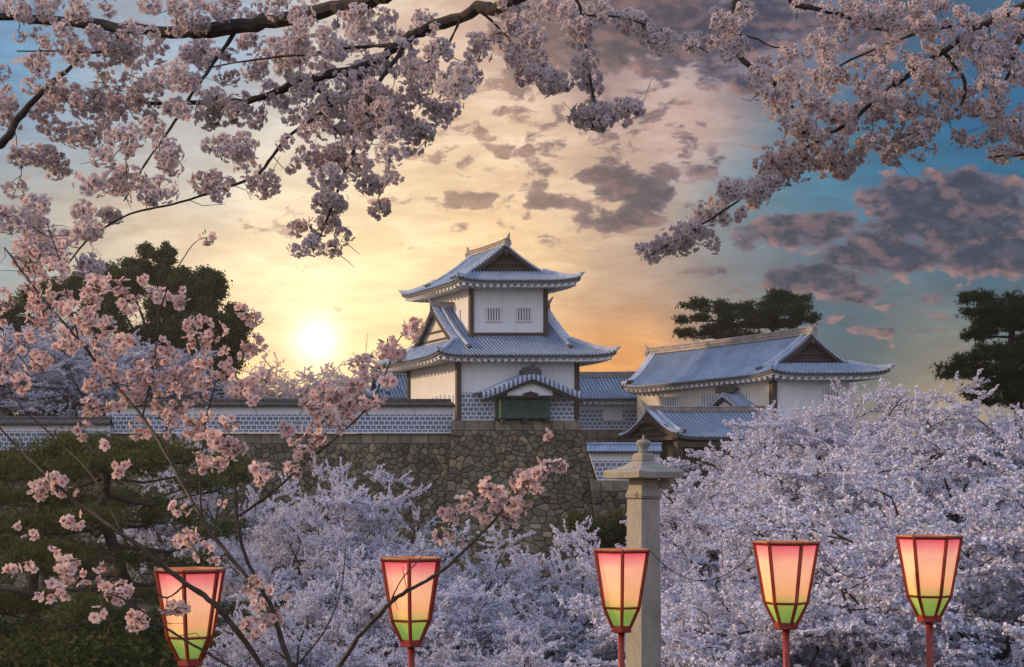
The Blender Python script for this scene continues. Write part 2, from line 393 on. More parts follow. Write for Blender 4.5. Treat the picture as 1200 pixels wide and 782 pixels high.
def np_mesh(name, verts, nper, mat, tint=None, parent=None, quads=True):
    """one mesh from an (n, nper, 3) array of polygons; tint is (n, 3) or (n, nper, 3)"""
    n = verts.shape[0]; me = bpy.data.meshes.new(name)
    me.vertices.add(n * nper); me.vertices.foreach_set('co', verts.reshape(-1).astype(np.float32))
    me.loops.add(n * nper); me.loops.foreach_set('vertex_index', np.arange(n * nper, dtype=np.int32))
    me.polygons.add(n); me.polygons.foreach_set('loop_start', (np.arange(n) * nper).astype(np.int32))
    if tint is not None:
        if tint.ndim == 2: tint = np.repeat(tint[:, None, :], nper, 1)
        a = me.attributes.new('tint', 'FLOAT_COLOR', 'POINT')
        c = np.ones((n * nper, 4), np.float32); c[:, :3] = tint.reshape(-1, 3); a.data.foreach_set('color', c.reshape(-1))
    me.materials.append(mat); me.update(calc_edges=True)
    o = bpy.data.objects.new(name, me); link(o, parent); return o

def frames(n, nrm=None):
    """random orthonormal frames (u, v, w); w follows nrm where given"""
    w_ = rng.normal(size=(n, 3)) if nrm is None else nrm
    w_ = w_ / (np.linalg.norm(w_, axis=1, keepdims=True) + 1e-9)
    r = rng.normal(size=(n, 3)); u = np.cross(w_, r); u /= (np.linalg.norm(u, axis=1, keepdims=True) + 1e-9)
    return u, np.cross(w_, u), w_

# ------------------------------------------------------------------ ground
def sstep(a, b, x):
    t = np.clip((x - a) / (b - a), 0, 1); return t * t * (3 - 2 * t)
def G(x, y):
    x = np.asarray(x, float); y = np.asarray(y, float)
    near = -1.95 - 6.75 * sstep(15, 37, y)
    left = -8.7 + 15.0 * sstep(129.5, 135, y)
    right = -8.7 + 4.2 * sstep(62, 92, y) + 2.5 * sstep(98, 122, y) + 8.0 * sstep(141, 149, y)
    k = sstep(4, 13, x - 0.0)
    far = left * (1 - k) + right * k
    z = np.where(y < 45, near, far)
    z = z - 10 * sstep(380, 700, y)
    return z
def build_ground():
    xs = np.concatenate([np.linspace(-2500, -140, 12), np.linspace(-130, 130, 131), np.linspace(140, 2500, 12)])
    ys = np.concatenate([np.linspace(-300, -20, 6), np.linspace(-15, 60, 51), np.linspace(61.5, 160, 90), np.linspace(170, 700, 30), np.linspace(800, 5000, 12)])
    X, Y = np.meshgrid(xs, ys); Z = G(X, Y) + .12 * np.sin(X * .7 + Y * .3) * np.sin(Y * .51)
    R, C = X.shape; me = bpy.data.meshes.new('ground'); vs = np.stack([X, Y, Z], -1).reshape(-1, 3)
    fs = [(i * C + j, i * C + j + 1, (i + 1) * C + j + 1, (i + 1) * C + j) for i in range(R - 1) for j in range(C - 1)]
    me.from_pydata(vs.tolist(), [], fs); me.materials.append(M['ground']); me.polygons.foreach_set('use_smooth', [True] * len(fs))
    o = link(bpy.data.objects.new('ground', me)); tag(o, kind='structure')
build_ground()

# ------------------------------------------------------------------ roofs
def prof(x): return .60 * x + .40 * x * x
RIBS = [(0, 0), (.34, 0), (.38, .70), (.52, 1.0), (.66, 1.0), (.80, .70), (.84, 0)]
RIB_MI = lambda j: 2 if j % 7 in (0, 6) else 0
def rib_cols(a0, a1, pitch):
    n = max(2, int(round((a1 - a0) / pitch))); p = (a1 - a0) / n; out = []
    for i in range(n):
        for f, h in RIBS: out.append((a0 + (i + f) * p, h))
    out.append((a1, 0)); return out

def irimoya(parent, Mf, a0, a1, c0, c1, z0, z1, g0, g1, axis='s', lift=.5, pitch=.36, wall=None, gable_mat='dark_wood', rim_h=.30, ridge_h=.55, rh=.13):
    """hip-and-gable tiled roof. axis: which local direction the ridge runs; g0/g1: depth of the skirt before the gable at each end (0 = plain gable)
    Mf(s, t, z) gives world points; a is along the ridge, c across."""
    W = (lambda a, c, z: Mf(a, c, z)) if axis == 's' else (lambda a, c, z: Mf(c, a, z))
    flip = axis != 's'
    am, cm, b, ha = (a0 + a1) / 2, (c0 + c1) / 2, (c1 - c0) / 2, (a1 - a0) / 2; rise = z1 - z0
    def up(a, c): return lift * abs((a - am) / ha) ** 9 * abs((c - cm) / b) ** 5
    def H(a, c, d): return z0 + rise * prof(d / b) + up(a, c)
    cov = MB()
    def ends(d):
        lo = a0 + (d if d < g0 else g0); hi = a1 - (d if d < g1 else g1); return lo, hi
    ds = sorted(set([round(x, 4) for x in np.linspace(0, b, 14)] + [g0, g1])); ds = [d for d in ds if d <= b + 1e-6]
    cols = rib_cols(a0, a1, pitch)
    for sg in (-1, 1):
        rows = []
        for d in ds:
            c = cm + sg * (b - d); lo, hi = ends(d); r = []
            for a, h in cols:
                aa = min(max(a, lo), hi); hh = h if lo < a < hi else 0
                r.append(W(aa, c, H(aa, c, d) + hh * rh))
            rows.append(r)
        cov.grid(rows, 0, flip=(sg > 0) ^ flip, cmi=RIB_MI)
        # tile ends along the eave
        for a, h in cols:
            if h == 1.0:
                p = W(a, c0 if sg < 0 else c1, H(a, c0 if sg < 0 else c1, 0) + .02); q = W(a, (c0 - .06) if sg < 0 else c1 + .06, H(a, c0, 0) + .02)
                cov.tube([p, q], .085, 6, 1)
    for g, e, sg in ((g0, a0, 1), (g1, a1, -1)):
        if g <= 0: continue
        cc = rib_cols(c0, c1, pitch); rows = []
        for d in np.linspace(0, g, 6):
            a = e + sg * d; lo, hi = c0 + d, c1 - d; r = []
            for c, h in cc:
                k = min(max(c, lo), hi); hh = h if lo < c < hi else 0
                r.append(W(a, k, H(a, k, d) + hh * rh))
            rows.append(r)
        cov.grid(rows, 0, flip=(sg > 0) ^ flip ^ True, cmi=RIB_MI)
        for c, h in cc:
            if h == 1.0:
                cov.tube([W(e, c, H(e, c, 0) + .02), W(e - sg * .06, c, H(e, c, 0) + .02)], .085, 6, 1)
    roof = cov.build('roof', [M['tile'], M['tile_pale'], M['tile_gap']], parent)
    parent = roof
    # eave: dark fascia, white rafter ends and soffit
    fa = MB(); so = MB()
    def eave_line(inset, dz, n=28):
        lines = []
        for (p, q) in (((a0 + inset, c0 + inset), (a1 - inset, c0 + inset)), ((a1 - inset, c0 + inset), (a1 - inset, c1 - inset)), ((a1 - inset, c1 - inset), (a0 + inset, c1 - inset)), ((a0 + inset, c1 - inset), (a0 + inset, c0 + inset))):
            lines.append([(p[0] + (q[0] - p[0]) * k / n, p[1] + (q[1] - p[1]) * k / n) for k in range(n + 1)])
        return lines
    sides = eave_line(.10, 0)
    for i, ln in enumerate(sides):
        if (i == 1 and g1 <= 0) or (i == 3 and g0 <= 0): continue
        fa = MB(); fa.sweep([W(a, c, z0 + up(a, c) - .26) for a, c in ln], .16, .26); fa.build('eave_fascia', M['dark_tile'], parent)
    if wall:
        w0, w1, v0, v1 = wall
        inner = [((w0, v0), (w1, v0)), ((w1, v0), (w1, v1)), ((w1, v1), (w0, v1)), ((w0, v1), (w0, v0))]
        outer = eave_line(.22, 0, 1)
        for i in range(4):
            (p, q) = outer[i]; (r, s_) = inner[i]; ln_ = math.hypot(q[0] - p[0], q[1] - p[1]); nn = int(ln_ / .62)
            rows = []
            for v in np.linspace(0, 1, 5):
                row = []
                for k in range(nn * 4 + 1):
                    f = k / (nn * 4); x0, y0 = p[0] + (q[0] - p[0]) * f, p[1] + (q[1] - p[1]) * f; x1, y1 = r[0] + (s_[0] - r[0]) * f, r[1] + (s_[1] - r[1]) * f
                    x, y = x0 + (x1 - x0) * v, y0 + (y1 - y0) * v
                    hb = 0
                    row.append(W(x, y, z0 - .26 + up(x, y) - hb - .10 * v))
                rows.append(row)
            so.grid(rows, 0, flip=flip)
            for k in range(nn):
                f = (k + .5) / nn; x, y = p[0] + (q[0] - p[0]) * f, p[1] + (q[1] - p[1]) * f; x2, y2 = x + (r[0] + (s_[0] - r[0]) * f - x) * .45, y + (r[1] + (s_[1] - r[1]) * f - y) * .45
                zz = z0 - .38 + up(x, y); so.sweep([W(x, y, zz - .20), W(x2, y2, z0 - .38 + up(x2, y2) - .24)], .30, .24)
            so.sweep([W(p[0] + (q[0] - p[0]) * k / 20, p[1] + (q[1] - p[1]) * k / 20, z0 - .34 + up(p[0] + (q[0] - p[0]) * k / 20, p[1] + (q[1] - p[1]) * k / 20)) for k in range(21)], .08, .14)
        so.build('soffit', M['plaster'], parent)
    # ridges
    rd = MB(); pale = MB(); orn = MB(); dk = MB()
    r0, r1 = a0 + g0 - .12, a1 - g1 + .12
    n = 24; rp = [W(r0 + (r1 - r0) * k / n, cm, z1 + .10 * abs(2 * k / n - 1) ** 3) for k in range(n + 1)]
    rd.sweep(rp, .46, ridge_h, 0, -.05); rd.sweep(rp, .62, .12, 0, ridge_h * .35); rd.sweep(rp, .60, .10, 0, ridge_h * .72)
    rd.build('ridge', M['ridge'], parent)
    for e, g, sg in ((a0, g0, 1), (a1, g1, -1)):
        # ornament at the ridge end
        p = np.array(W(e + sg * (g - .1), cm, z1 + ridge_h * .3)); q = np.array(W(e + sg * (g + .35), cm, z1 + ridge_h * .3)); d = p - q; d /= np.linalg.norm(d)
        orn = MB(); orn.tube([p - d * .3, p + d * .12], [.34, .40], 8); orn.tube([p + d * .0 + [0, 0, .3], p + d * .22 + [0, 0, .60], p + d * .42 + [0, 0, .86]], [.18, .12, .05], 6); orn.build('roof_ornament', M['ridge'], parent)
        for sc_ in (-1, 1):
            # verge band with cross tiles, from the ridge down to the skirt and on along the hip
            line = []
            for k in range(27):
                d_ = b - (b - g) * k / 26; c = cm + sc_ * (b - d_); a = e + sg * g; line.append(W(a + sg * .30, c, H(a, c, d_)))
            pale = MB(); dk = MB(); orn = MB(); pale.sweep(line, .66, .20, 0, .02, bump=.30)
            line_in = [W(e + sg * (g + .85), cm + sc_ * (b - d_), H(e + sg * g, cm + sc_ * (b - d_), d_)) for d_ in np.linspace(b - .05, max(g * .55, .5), 18)]
            pale.sweep(line_in, .26, .34, 0, .02)
            pe = np.array(line_in[-1]); dn = pe - np.array(line_in[-3]); dn /= np.linalg.norm(dn); orn.tube([pe - dn * .2 + [0, 0, .1], pe + dn * .25 + [0, 0, .15], pe + dn * .5 + [0, 0, .42]], [.24, .20, .05], 6); orn.build('roof_ornament', M['dark_tile'], parent)
            ln2 = []
            for k in range(13):
                d_ = g * (1 - k / 12); a = e + sg * d_; c = cm + sc_ * (b - d_); ln2.append(W(a, c, H(a, c, d_)))
            if g > 0:
                pale.sweep(ln2, .34, .34, 0, .0)
                pe = np.array(ln2[-1]); dd = pe - np.array(ln2[-3]); dd /= np.linalg.norm(dd)
                pale.tube([pe + [0, 0, .15], pe + dd * .35 + [0, 0, .30]], [.13, .05], 6)
            # dark bargeboard under the verge
            lb = [W(e + sg * (g + .02), cm + sc_ * (b - d_), H(e + sg * g, cm + sc_ * (b - d_), d_)) for d_ in np.linspace(b, g if g > 0 else .02, 16)]
            dk.sweep(lb, .14, .46, 0, -.48); dk.build('bargeboard', M['dark_wood'], parent); pale.build('descending_ridge', M['tile_pale'], parent)
        # gable wall, set back
        ga = MB(); gi = e + sg * (g + .55); ds_ = np.linspace(g if g > 0 else 0.02, b, 10)
        zb = z0 + rise * prof((g if g > 0 else 0) / b) - .05
        lo = [W(gi, cm - (b - d_), zb) for d_ in ds_] + [W(gi, cm + (b - d_), zb) for d_ in ds_[::-1]]
        hi = [W(gi, cm - (b - d_), z0 + rise * prof(d_ / b) - .03) for d_ in ds_] + [W(gi, cm + (b - d_), z0 + rise * prof(d_ / b) - .03) for d_ in ds_[::-1]]
        ga.grid([lo, hi], 0)
        hgt = z1 - zb
        # cross beams and a pendant in the gable
        for fr in (.12, .34):
            zz = zb + hgt * fr; hw = (b - (g if g > 0 else 0)) * (1 - fr) * .82
            ga.sweep([W(gi - sg * .10, cm - hw, zz), W(gi - sg * .10, cm + hw, zz)], .12, .16, 1)
        ga.sweep([W(gi - sg * .08, cm, zb), W(gi - sg * .08, cm + .001, zb + hgt * .8)], .01, .01, 1)
        p = np.array(W(e + sg * (g - .02), cm, z1 - .55)); ga.tube([p + [0, 0, .15], p - [0, 0, .20], p - [0, 0, .45]], [.10, .22, .05], 6, 1)
        ga.build('gable_wall', [M[gable_mat], M['post']], parent)
    return roof

def frame(ox, oy, r, k=0.0, sm=0.0):
    def Mf(s, t, z):
        t2 = t * (1 + k * (s - sm)); return (ox + s - r * t2, oy + t2, z)
    return Mf

def window_slats(parent, Mf, s0, s1, t, z0, z1, n, side='front', mats=('slat', 'recess')):
    """slatted window standing on a wall: dark recess with upright bars"""
    m = MB(); W = Mf if side == 'front' else (lambda a, b_, z: Mf(b_, a, z)); o = -1
    m.box((s0, t - .035, z0), (s1, t - .004, z1), 1, W)
    wd = (s1 - s0) / (2 * n - 1)
    for i in range(n): m.box((s0 + 2 * i * wd, t - .13, z0), (s0 + (2 * i + 1) * wd, t - .04, z1), 0, W)
    m.box((s0 - .08, t - .15, z0 - .10), (s1 + .08, t - .006, z0 - .003), 0, W); m.box((s0 - .08, t - .15, z1 + .003), (s1 + .08, t - .006, z1 + .10), 0, W)
    return m.build('window', [M[mats[0]], M[mats[1]]], parent)

# ---- corner tower
Z = lambda py, Y: (HY - py) / F * Y
tw = thing('castle_tower', (0.5, 134, 6.0), 'two-storey white castle tower with grey tiled roofs and a green oriel above the stone wall', 'tower')
A = frame(-4.91, 130.0, .56); W1, D1 = 10.76, 9.1
ztop1, zb1 = 13.4, Z(491.5, 130)
m = MB(); m.box((0, 0, zb1), (W1, D1, ztop1 - .30), 0, A); m.build('lower_wall', M['plaster'], tw)
B = frame(-3.77, 131.3, .56); W2, D2 = 6.8, 6.9
m = MB(); m.box((0, 0, 14.0), (W2, D2, 20.0), 0, B); m.build('upper_wall', M['plaster'], tw)
m = MB(); m.box((-.10, -.12, 15.45), (W2 + .10, -.004, 15.75), 0, B); m.box((-.12, -.12, 15.45), (-.004, D2, 15.75), 0, B); m.build('base_board', M['post'], tw)
irimoya(tw, A, -2.68, W1 + 2.68, -1.78, D1 + 1.78, ztop1, 18.5, 2.6, 2.6, 's', .42, .33, (0, W1, 0, D1), 'plaster_cream')
irimoya(tw, B, -2.0, D2 + 2.0, -2.18, W2 + 2.18, 20.3, 23.9, 2.2, 2.2, 't', .40, .33, (0, D2, 0, W2), 'dark_wood')
def posts(parent, Mf, spots, z0, z1, wd=.30):
    for s, t in spots:
        m = MB(); m.box((s - wd / 2, t - wd / 2, z0), (s + wd / 2, t + wd / 2, z1), 0, Mf); m.build('corner_post', M['post'], parent)
posts(tw, A, [(-.02, -.02), (W1 + .02, -.02), (-.03, D1)], zb1 - .15, ztop1 - .33, .36)
posts(tw, B, [(-.02, -.02), (W2 + .02, -.02)], 15.4, 19.9, .34)
# tile lattice on the foot of the lower wall
for (s0, s1) in ((.18, 3.22), (7.98, 10.55)):
    m = MB(); m.box((s0, -.06, zb1 + .02), (s1, -.004, zb1 + 2.45), 0, A); m.build('tile_lattice', M['namako'], tw)
    m = MB(); m.box((s0 - .03, -.09, zb1 - .10), (s1 + .03, -.004, zb1 + .015), 0, A); m.build('plaster_sill', M['slat'], tw)
for s0 in (1.35, 4.15): window_slats(tw, B, s0, s0 + 1.35, 0, Z(376, 131.3), Z(362, 131.3), 6)
mm_ = MB(); mm_.box((-.12, 1.8, 17.0), (-.004, 2.9, 18.1), 0, B); mm_.build('shuttered_window', M['slat'], tw)
# slats in the side wall, low
for i in range(9): m = MB(); m.box((-.10, .8 + i * .75, 9.3), (-.004, 1.25 + i * .75, 9.3 + .9 - .45 * abs(i - 3) / 5), 0, A); m.build('slit_shutter', M['slat'], tw)

def karahafu(parent, Mf, s0, s1, t0, t1, ze, zr, colname='copper', body=None):
    """oriel with a curved-gable roof facing -t"""
    cm, hw = (s0 + s1) / 2, (s1 - s0) / 2
    def zc(s):
        u = min(1, abs(s - cm) / hw); return ze + (zr - ze) * (.5 * (1 + math.cos(math.pi * u)) * .32 + .68 * (1 - u))
    def zu(s):
        u = min(1, abs(s - cm) / hw); return ze - .12 + (zr - ze) * .62 * max(0, .5 * (1 + math.cos(math.pi * min(1, u * 1.25)))) ** .8
    BH = .30 * (zr - ze) + .08
    n = 44; ss = [s0 + (s1 - s0) * k / n for k in range(n + 1)]
    m = MB()
    rows = [[Mf(s, t, zc(s) + (.06 if (k % 2) else 0) + .18 * (1 - (t - t0) / (t1 - t0)) * 0) for s in ss] for k, t in enumerate(np.linspace(t0, t1, 9))]
    m.grid(rows, 0, True)
    rows = [[Mf(s, t0 - .02, zc(s) + (.05 if k % 2 else -.02)) for k, s in enumerate(ss)], [Mf(s, t0 - .10, zc(s) - .30 + (.05 if k % 2 else -.02)) for k, s in enumerate(ss)], [Mf(s, t0 - .14 + (.08 if k % 2 else 0), zc(s) - BH) for k, s in enumerate(ss)]]
    m.grid(rows, 1, True, cmi=lambda j: 2 if j % 2 else 1)
    m.build('oriel_roof', [M['tile'], M['tile_pale'], M['tile_gap']], parent)
    m = MB(); rows = [[Mf(s, t0 - .03, zc(s) - BH + .02) for s in ss], [Mf(s, t0 - .03, zc(s) - BH - .22) for s in ss], [Mf(s, t0 + .5, zc(s) - BH - .22) for s in ss]]
    m.grid(rows, 0, True)
    m.sweep([Mf(s, t0 + .1, zc(s) - BH - .30) for s in ss], .3, .16, 0)
    m.build('oriel_bargeboard', M['dark_wood'], parent)
    m = MB(); q = [s for s in ss if abs(s - cm) < hw * .46]
    m.grid([[Mf(s, t0 + .34, ze - .34) for s in q], [Mf(s, t0 + .34, max(ze - .34, zc(s) - BH - .2)) for s in q]], 0, True); m.build('oriel_gable', M['plaster'], parent)
    m = MB()
    for k in range(5):
        u = (k - 2) / 2; p = np.array(Mf(cm + u * .55, t0 + .26, ze - .18 + .16 * (1 - abs(u)))); m.tube([p - [0, 0, .14], p + [0, 0, .14]], [.20, .12], 7)
    m.sweep([Mf(cm - hw * .66, t0 + .22, ze - .46), Mf(cm + hw * .66, t0 + .22, ze - .46)], .2, .2); m.build('oriel_carving', M['dark_wood'], parent)
    m = MB(); p = np.array(Mf(cm, t0 + .15, zr - .02))
    m.box((cm - .85, t0 - .05, zr - .18), (cm + .85, t0 + .5, zr + .30), 0, Mf); m.box((cm - .68, t0 - .1, zr + .32), (cm + .68, t0 + .5, zr + .52), 0, Mf)
    m.tube([p + [0, 0, .5], p + [0, 0, .78]], [.30, .10], 8); m.tube([p + [.2, 0, .6], p + [.5, -.1, .92]], [.08, .03], 5)
    m.box((cm - .2, t0, zr), (cm + .2, t1, zr + .3), 0, Mf); m.build('oriel_ridge', M['dark_tile'], parent)
b0, b1 = 3.35, 7.85; ox = A(0, 0, 0)
m = MB(); m.box((b0, -.95, zb1 + .12), (b1, -.004, zb1 + 2.42), 0, A); m.box((b0 - .12, -1.08, zb1 + .02), (b1 + .12, -.002, zb1 + .116), 0, A)
m.box((b0 - .1, -1.05, zb1 + 2.3), (b1 + .1, -.957, zb1 + 2.55), 0, A); obx = m.build('oriel_box', M['copper'], tw, bevel=.02)
m = MB(); m.box((b0 + .5, -.975, zb1 + .85), (b1 - .5, -.955, zb1 + 2.1), 1, A)
for i in range(18): s = b0 + .5 + (b1 - b0 - 1.0) * i / 17; m.box((s - .055, -1.04, zb1 + .8), (s + .055, -.98, zb1 + 2.15), 0, A)
for z in (.74, 1.45, 2.16): m.box((b0 + .4, -1.07, zb1 + z), (b1 - .4, -1.043, zb1 + z + .11), 0, A)
m.build('oriel_lattice', [M['copper'], M['recess']], obx)
for s in (b0 + .3, (b0 + b1) / 2, b1 - .3): m = MB(); m.box((s - .2, -1.0, zb1 - .35), (s + .2, -.02, zb1 + .015), 0, A); m.build('oriel_bracket', M['dark_wood'], obx)
karahafu(obx, A, 1.25, 10.25, -1.75, -.005, Z(460, 128.3), Z(437, 128.3))

# ---- stone walls
def clip_poly(poly, mx, my, nx, ny):
    out = []; K = len(poly)
    for i in range(K):
        p, q = poly[i], poly[(i + 1) % K]; dp = (p[0] - mx) * nx + (p[1] - my) * ny; dq = (q[0] - mx) * nx + (q[1] - my) * ny
        if dp <= 0: out.append(p)
        if dp * dq < 0: t = dp / (dp - dq); out.append((p[0] + (q[0] - p[0]) * t, p[1] + (q[1] - p[1]) * t))
    return out
def stone_face(P, U, V, size, top_rows=1, seed=1, tints=None, joint=.965):
    """polygonal stones fitted over u in [0, U], v (down) in [0, V]; P(u, v, out) -> world"""
    r = random.Random(seed); polys = []
    rh = .95
    for k in range(top_rows):
        u = -r.random() * .8
        while u < U:
            wd = r.uniform(1.0, 1.7); polys.append(([(max(0, u), k * rh), (min(U, u + wd), k * rh), (min(U, u + wd), (k + 1) * rh), (max(0, u), (k + 1) * rh)], 1)); u += wd
    v0 = top_rows * rh; nu, nv = int(U / size), int((V - v0) / (size * .82)); seeds = {}
    for i in range(nu + 1):
        for j in range(nv + 1):
            seeds[i, j] = ((i + .5 + r.uniform(-.46, .46) + (.5 if j % 2 else 0)) * size, v0 + (j + .5 + r.uniform(-.44, .44)) * size * .82)
    for k_ in list(seeds):
        if r.random() < .16: del seeds[k_]
    for (i, j), (x, y) in seeds.items():
        po = [(max(0, x - 1.3 * size), max(v0, y - 1.3 * size)), (min(U, x + 1.3 * size), max(v0, y - 1.3 * size)), (min(U, x + 1.3 * size), y + 1.3 * size), (max(0, x - 1.3 * size), y + 1.3 * size)]
        for di in (-2, -1, 0, 1, 2):
            for dj in (-2, -1, 0, 1, 2):
                q = seeds.get((i + di, j + dj))
                if q is None or (di == 0 and dj == 0): continue
                po = clip_poly(po, (x + q[0]) / 2, (y + q[1]) / 2, q[0] - x, q[1] - y)
                if len(po) < 3: break
            if len(po) < 3: break
        if len(po) >= 3: polys.append((po, 0))
    vs, fs, tn = [], [], []
    for po, sq in polys:
        cx = sum(p[0] for p in po) / len(po); cy = sum(p[1] for p in po) / len(po); K = len(po)
        if max(p[0] for p in po) - min(p[0] for p in po) < .12: continue
        dep = r.uniform(.10, .26) if not sq else r.uniform(.10, .15); b = len(vs); tilt = (r.uniform(-.07, .07), r.uniform(-.07, .07))
        base = (np.array(r.choice(tints)) * .6 + np.array((.235, .205, .15)) * .4) * np.array([1.05, .98, .86]) * r.choice([.45, .65, .8, .95, 1.2]) * r.uniform(.85, 1.1) if not sq else np.array((.29, .235, .165)) * r.uniform(.65, 1.1)
        jt = joint if not sq else .985
        for sc_, o in ((jt, -.05), (jt - .02, dep * .55), (jt - .12, dep * .9), (jt - .36, dep * 1.1)):
            for p in po:
                du, dv = (p[0] - cx) * sc_, (p[1] - cy) * sc_
                vs.append(P(cx + du, cy + dv, o + (du * tilt[0] + dv * tilt[1] if o > 0 else 0) + (r.uniform(-.015, .015) if o > 0 else 0)))
        for ring in range(3):
            for k in range(K): a = b + ring * K + k; c = b + ring * K + (k + 1) % K; fs.append((a, c, c + K, a + K))
        fs.append(tuple(b + 3 * K + k for k in range(K)))
        tn += [base] * (4 * K)
    return vs, fs, tn
TG = [(.27, .235, .165), (.20, .17, .12), (.22, .20, .15), (.31, .245, .165), (.16, .165, .13), (.26, .255, .21), (.19, .16, .11), (.36, .29, .20), (.24, .17, .11), (.13, .12, .09)]
def stone_wall(name, P, U, V, size, label, seed, top_rows=1, tints=TG):
    pos = P(U / 2, V, -1.0); root = thing(name, (pos[0], pos[1], pos[2]), label, 'stone wall'); off = Vector(root.location)
    vs, fs, tn = stone_face(P, U, V, size, top_rows, seed, tints)
    me = bpy.data.meshes.new('stone_facing'); me.from_pydata([tuple(Vector(p) - off) for p in vs], [], fs)
    a = me.attributes.new('tint', 'FLOAT_COLOR', 'POINT'); c = np.ones((len(vs), 4), np.float32); c[:, :3] = np.array(tn); a.data.foreach_set('color', c.reshape(-1))
    me.materials.append(M['stone']); me.update(); link(bpy.data.objects.new('stone_facing', me), root)
    m = MB(); us = np.linspace(0, U, 24); vv = np.linspace(0, V, 16)
    m.grid([[P(u, v, -.02) for u in us] for v in vv], 0, True)
    back = [[P(u, v, -3.5) for u in us] for v in vv]; m.grid(back, 0)
    m.grid([[P(u, 0, o) for u in us] for o in (-.02, -3.5)], 0); m.grid([[P(0, v, o) for v in vv] for o in (-.02, -3.5)], 0, True); m.grid([[P(U, v, o) for v in vv] for o in (-.02, -3.5)], 0)
    m.build('earth_core', M['mortar_dark'], root); return root
bat = lambda v: .16 * v + .012 * v * v
def P_tower(u, v, o):
    x0, x1 = -5.45 - .06 * v, 6.15 + .17 * v + .016 * v * v; f = u / 11.6
    return (x0 + (x1 - x0) * f, 129.75 - bat(v) - o, zb1 - .12 - v)
def P_tower_left(u, v, o):                       # flank that turns back towards the long wall
    return (-5.45 - .06 * v - .35 * u - o * .9, 129.75 - bat(v) + u, zb1 - .12 - v)
stone_wall('stone_wall', P_tower, 11.6, 16.4, .58, 'battered stone wall of fitted boulders directly beneath the two-storey tower', 3, 1)
zl = Z(508, 131)
def P_long(u, v, o): return (-44 + u, 131.4 - bat(v) * .9 - o, zl - v)
stone_wall('stone_wall', P_long, 39.6, 15.0, .58, 'long stone wall under the white parapet beside the pine', 5, 1)
def P_low(u, v, o): return (-75 + u, 129.0 - bat(v) * .9 - o, Z(528, 129) - v)
stone_wall('stone_wall', P_low, 33.5, 13.4, .78, 'lower stone wall behind the big pine at the edge of the picture', 8, 1)
def P_right(u, v, o): return (6.9 + .12 * v + u, 125.6 - .15 * v - o, Z(563.5, 125.8) - v)
stone_wall('stone_wall', P_right, 8.0, 6.0, .7, 'dark stone wall under the short white wall by the gate', 9, 1, [(.10, .11, .08), (.14, .13, .09), (.08, .09, .07)])  # stone tints darker and greener than the other walls
def P_wing(u, v, o): return (4 + u, 145.6 - .1 * v - o, Z(504, 145.6) - v)
stone_wall('stone_wall', P_wing, 9.4, 8.5, .9, 'dark stone footing under the low link wing', 12, 2, [(.12, .12, .10), (.17, .15, .11)])

# ---- plaster parapets
def parapet(label, x0, x1, Y, zb, zt, slant=0.0, rows=4, cope='dark_tile', cope_h=.72):
    root = thing('plaster_wall', ((x0 + x1) / 2, Y, zb), label, 'wall'); hb = rows * .40
    def Q(xa, xb, ya, yb, za, zc, name, mat):
        m = MB(); k = lambda z: slant * (zt - z)
        vs = [(xa + k(za), ya, za), (xb, ya, za), (xb, yb, za), (xa + k(za), yb, za), (xa + k(zc), ya, zc), (xb, ya, zc), (xb, yb, zc), (xa + k(zc), yb, zc)]
        m.add(vs, [(0, 3, 2, 1), (4, 5, 6, 7), (0, 1, 5, 4), (1, 2, 6, 5), (2, 3, 7, 6), (3, 0, 4, 7)]); return m.build(name, mat, root)
    Q(x0, x1, Y, Y + .5, zb, zt, 'plaster_body', M['plaster'])
    Q(x0 + .05, x1 - .12, Y - .06, Y - .004, zb + .12, zb + .12 + hb, 'tile_lattice', M['namako'])
    Q(x0, x1 + .02, Y - .10, Y - .004, zb - .02, zb + .115, 'plaster_sill', M['slat'])
    m = MB(); cols = rib_cols(x0 - .15, x1 + .15, .34); h = cope_h
    for sg in (-1, 1):
        yc = Y + .25
        m.grid([[(a, yc + sg * (.72 - .72 * f), zt - .02 + h * (.10 + .75 * f) + hh * .07) for a, hh in cols] for f in (0, .5, 1)], 0, sg > 0)
        m.sweep([(x0 - .15, yc + sg * .68, zt - .08), (x1 + .15, yc + sg * .68, zt - .08)], .10, .14, 1)
        for a, hh in cols:
            if hh == 1: m.tube([(a, yc + sg * .70, zt + .07), (a, yc + sg * .77, zt + .06)], .08, 6, 0)
    m.box((x0 - .1, Y - .3, zt - .06), (x1 + .1, Y + .8, zt + .02), 1)
    m.build('tile_coping', [M[cope], M['dark_wood']], root)
    m = MB(); m.sweep([(x0 - .2, Y + .25, zt + h * .78), (x1 + .2, Y + .25, zt + h * .78)], .30, .20); m.build('coping_ridge', M[cope], root)
    return root
parapet('long white parapet with four rows of square tiles adjoining the tower', -37.4, -5.15, 131.0, zl + .02, Z(476, 131), cope_h=.62)
parapet('lower white parapet half hidden behind the pine crown', -72, -36.5, 128.8, Z(528, 128.8) + .02, Z(497.5, 128.8), cope_h=.72)
parapet('short white wall with pale tiled coping between the stone base and the gate', 6.75, 13.05, 125.6, Z(563, 125.6), Z(530, 125.6), slant=.33, rows=4, cope='tile', cope_h=.85)

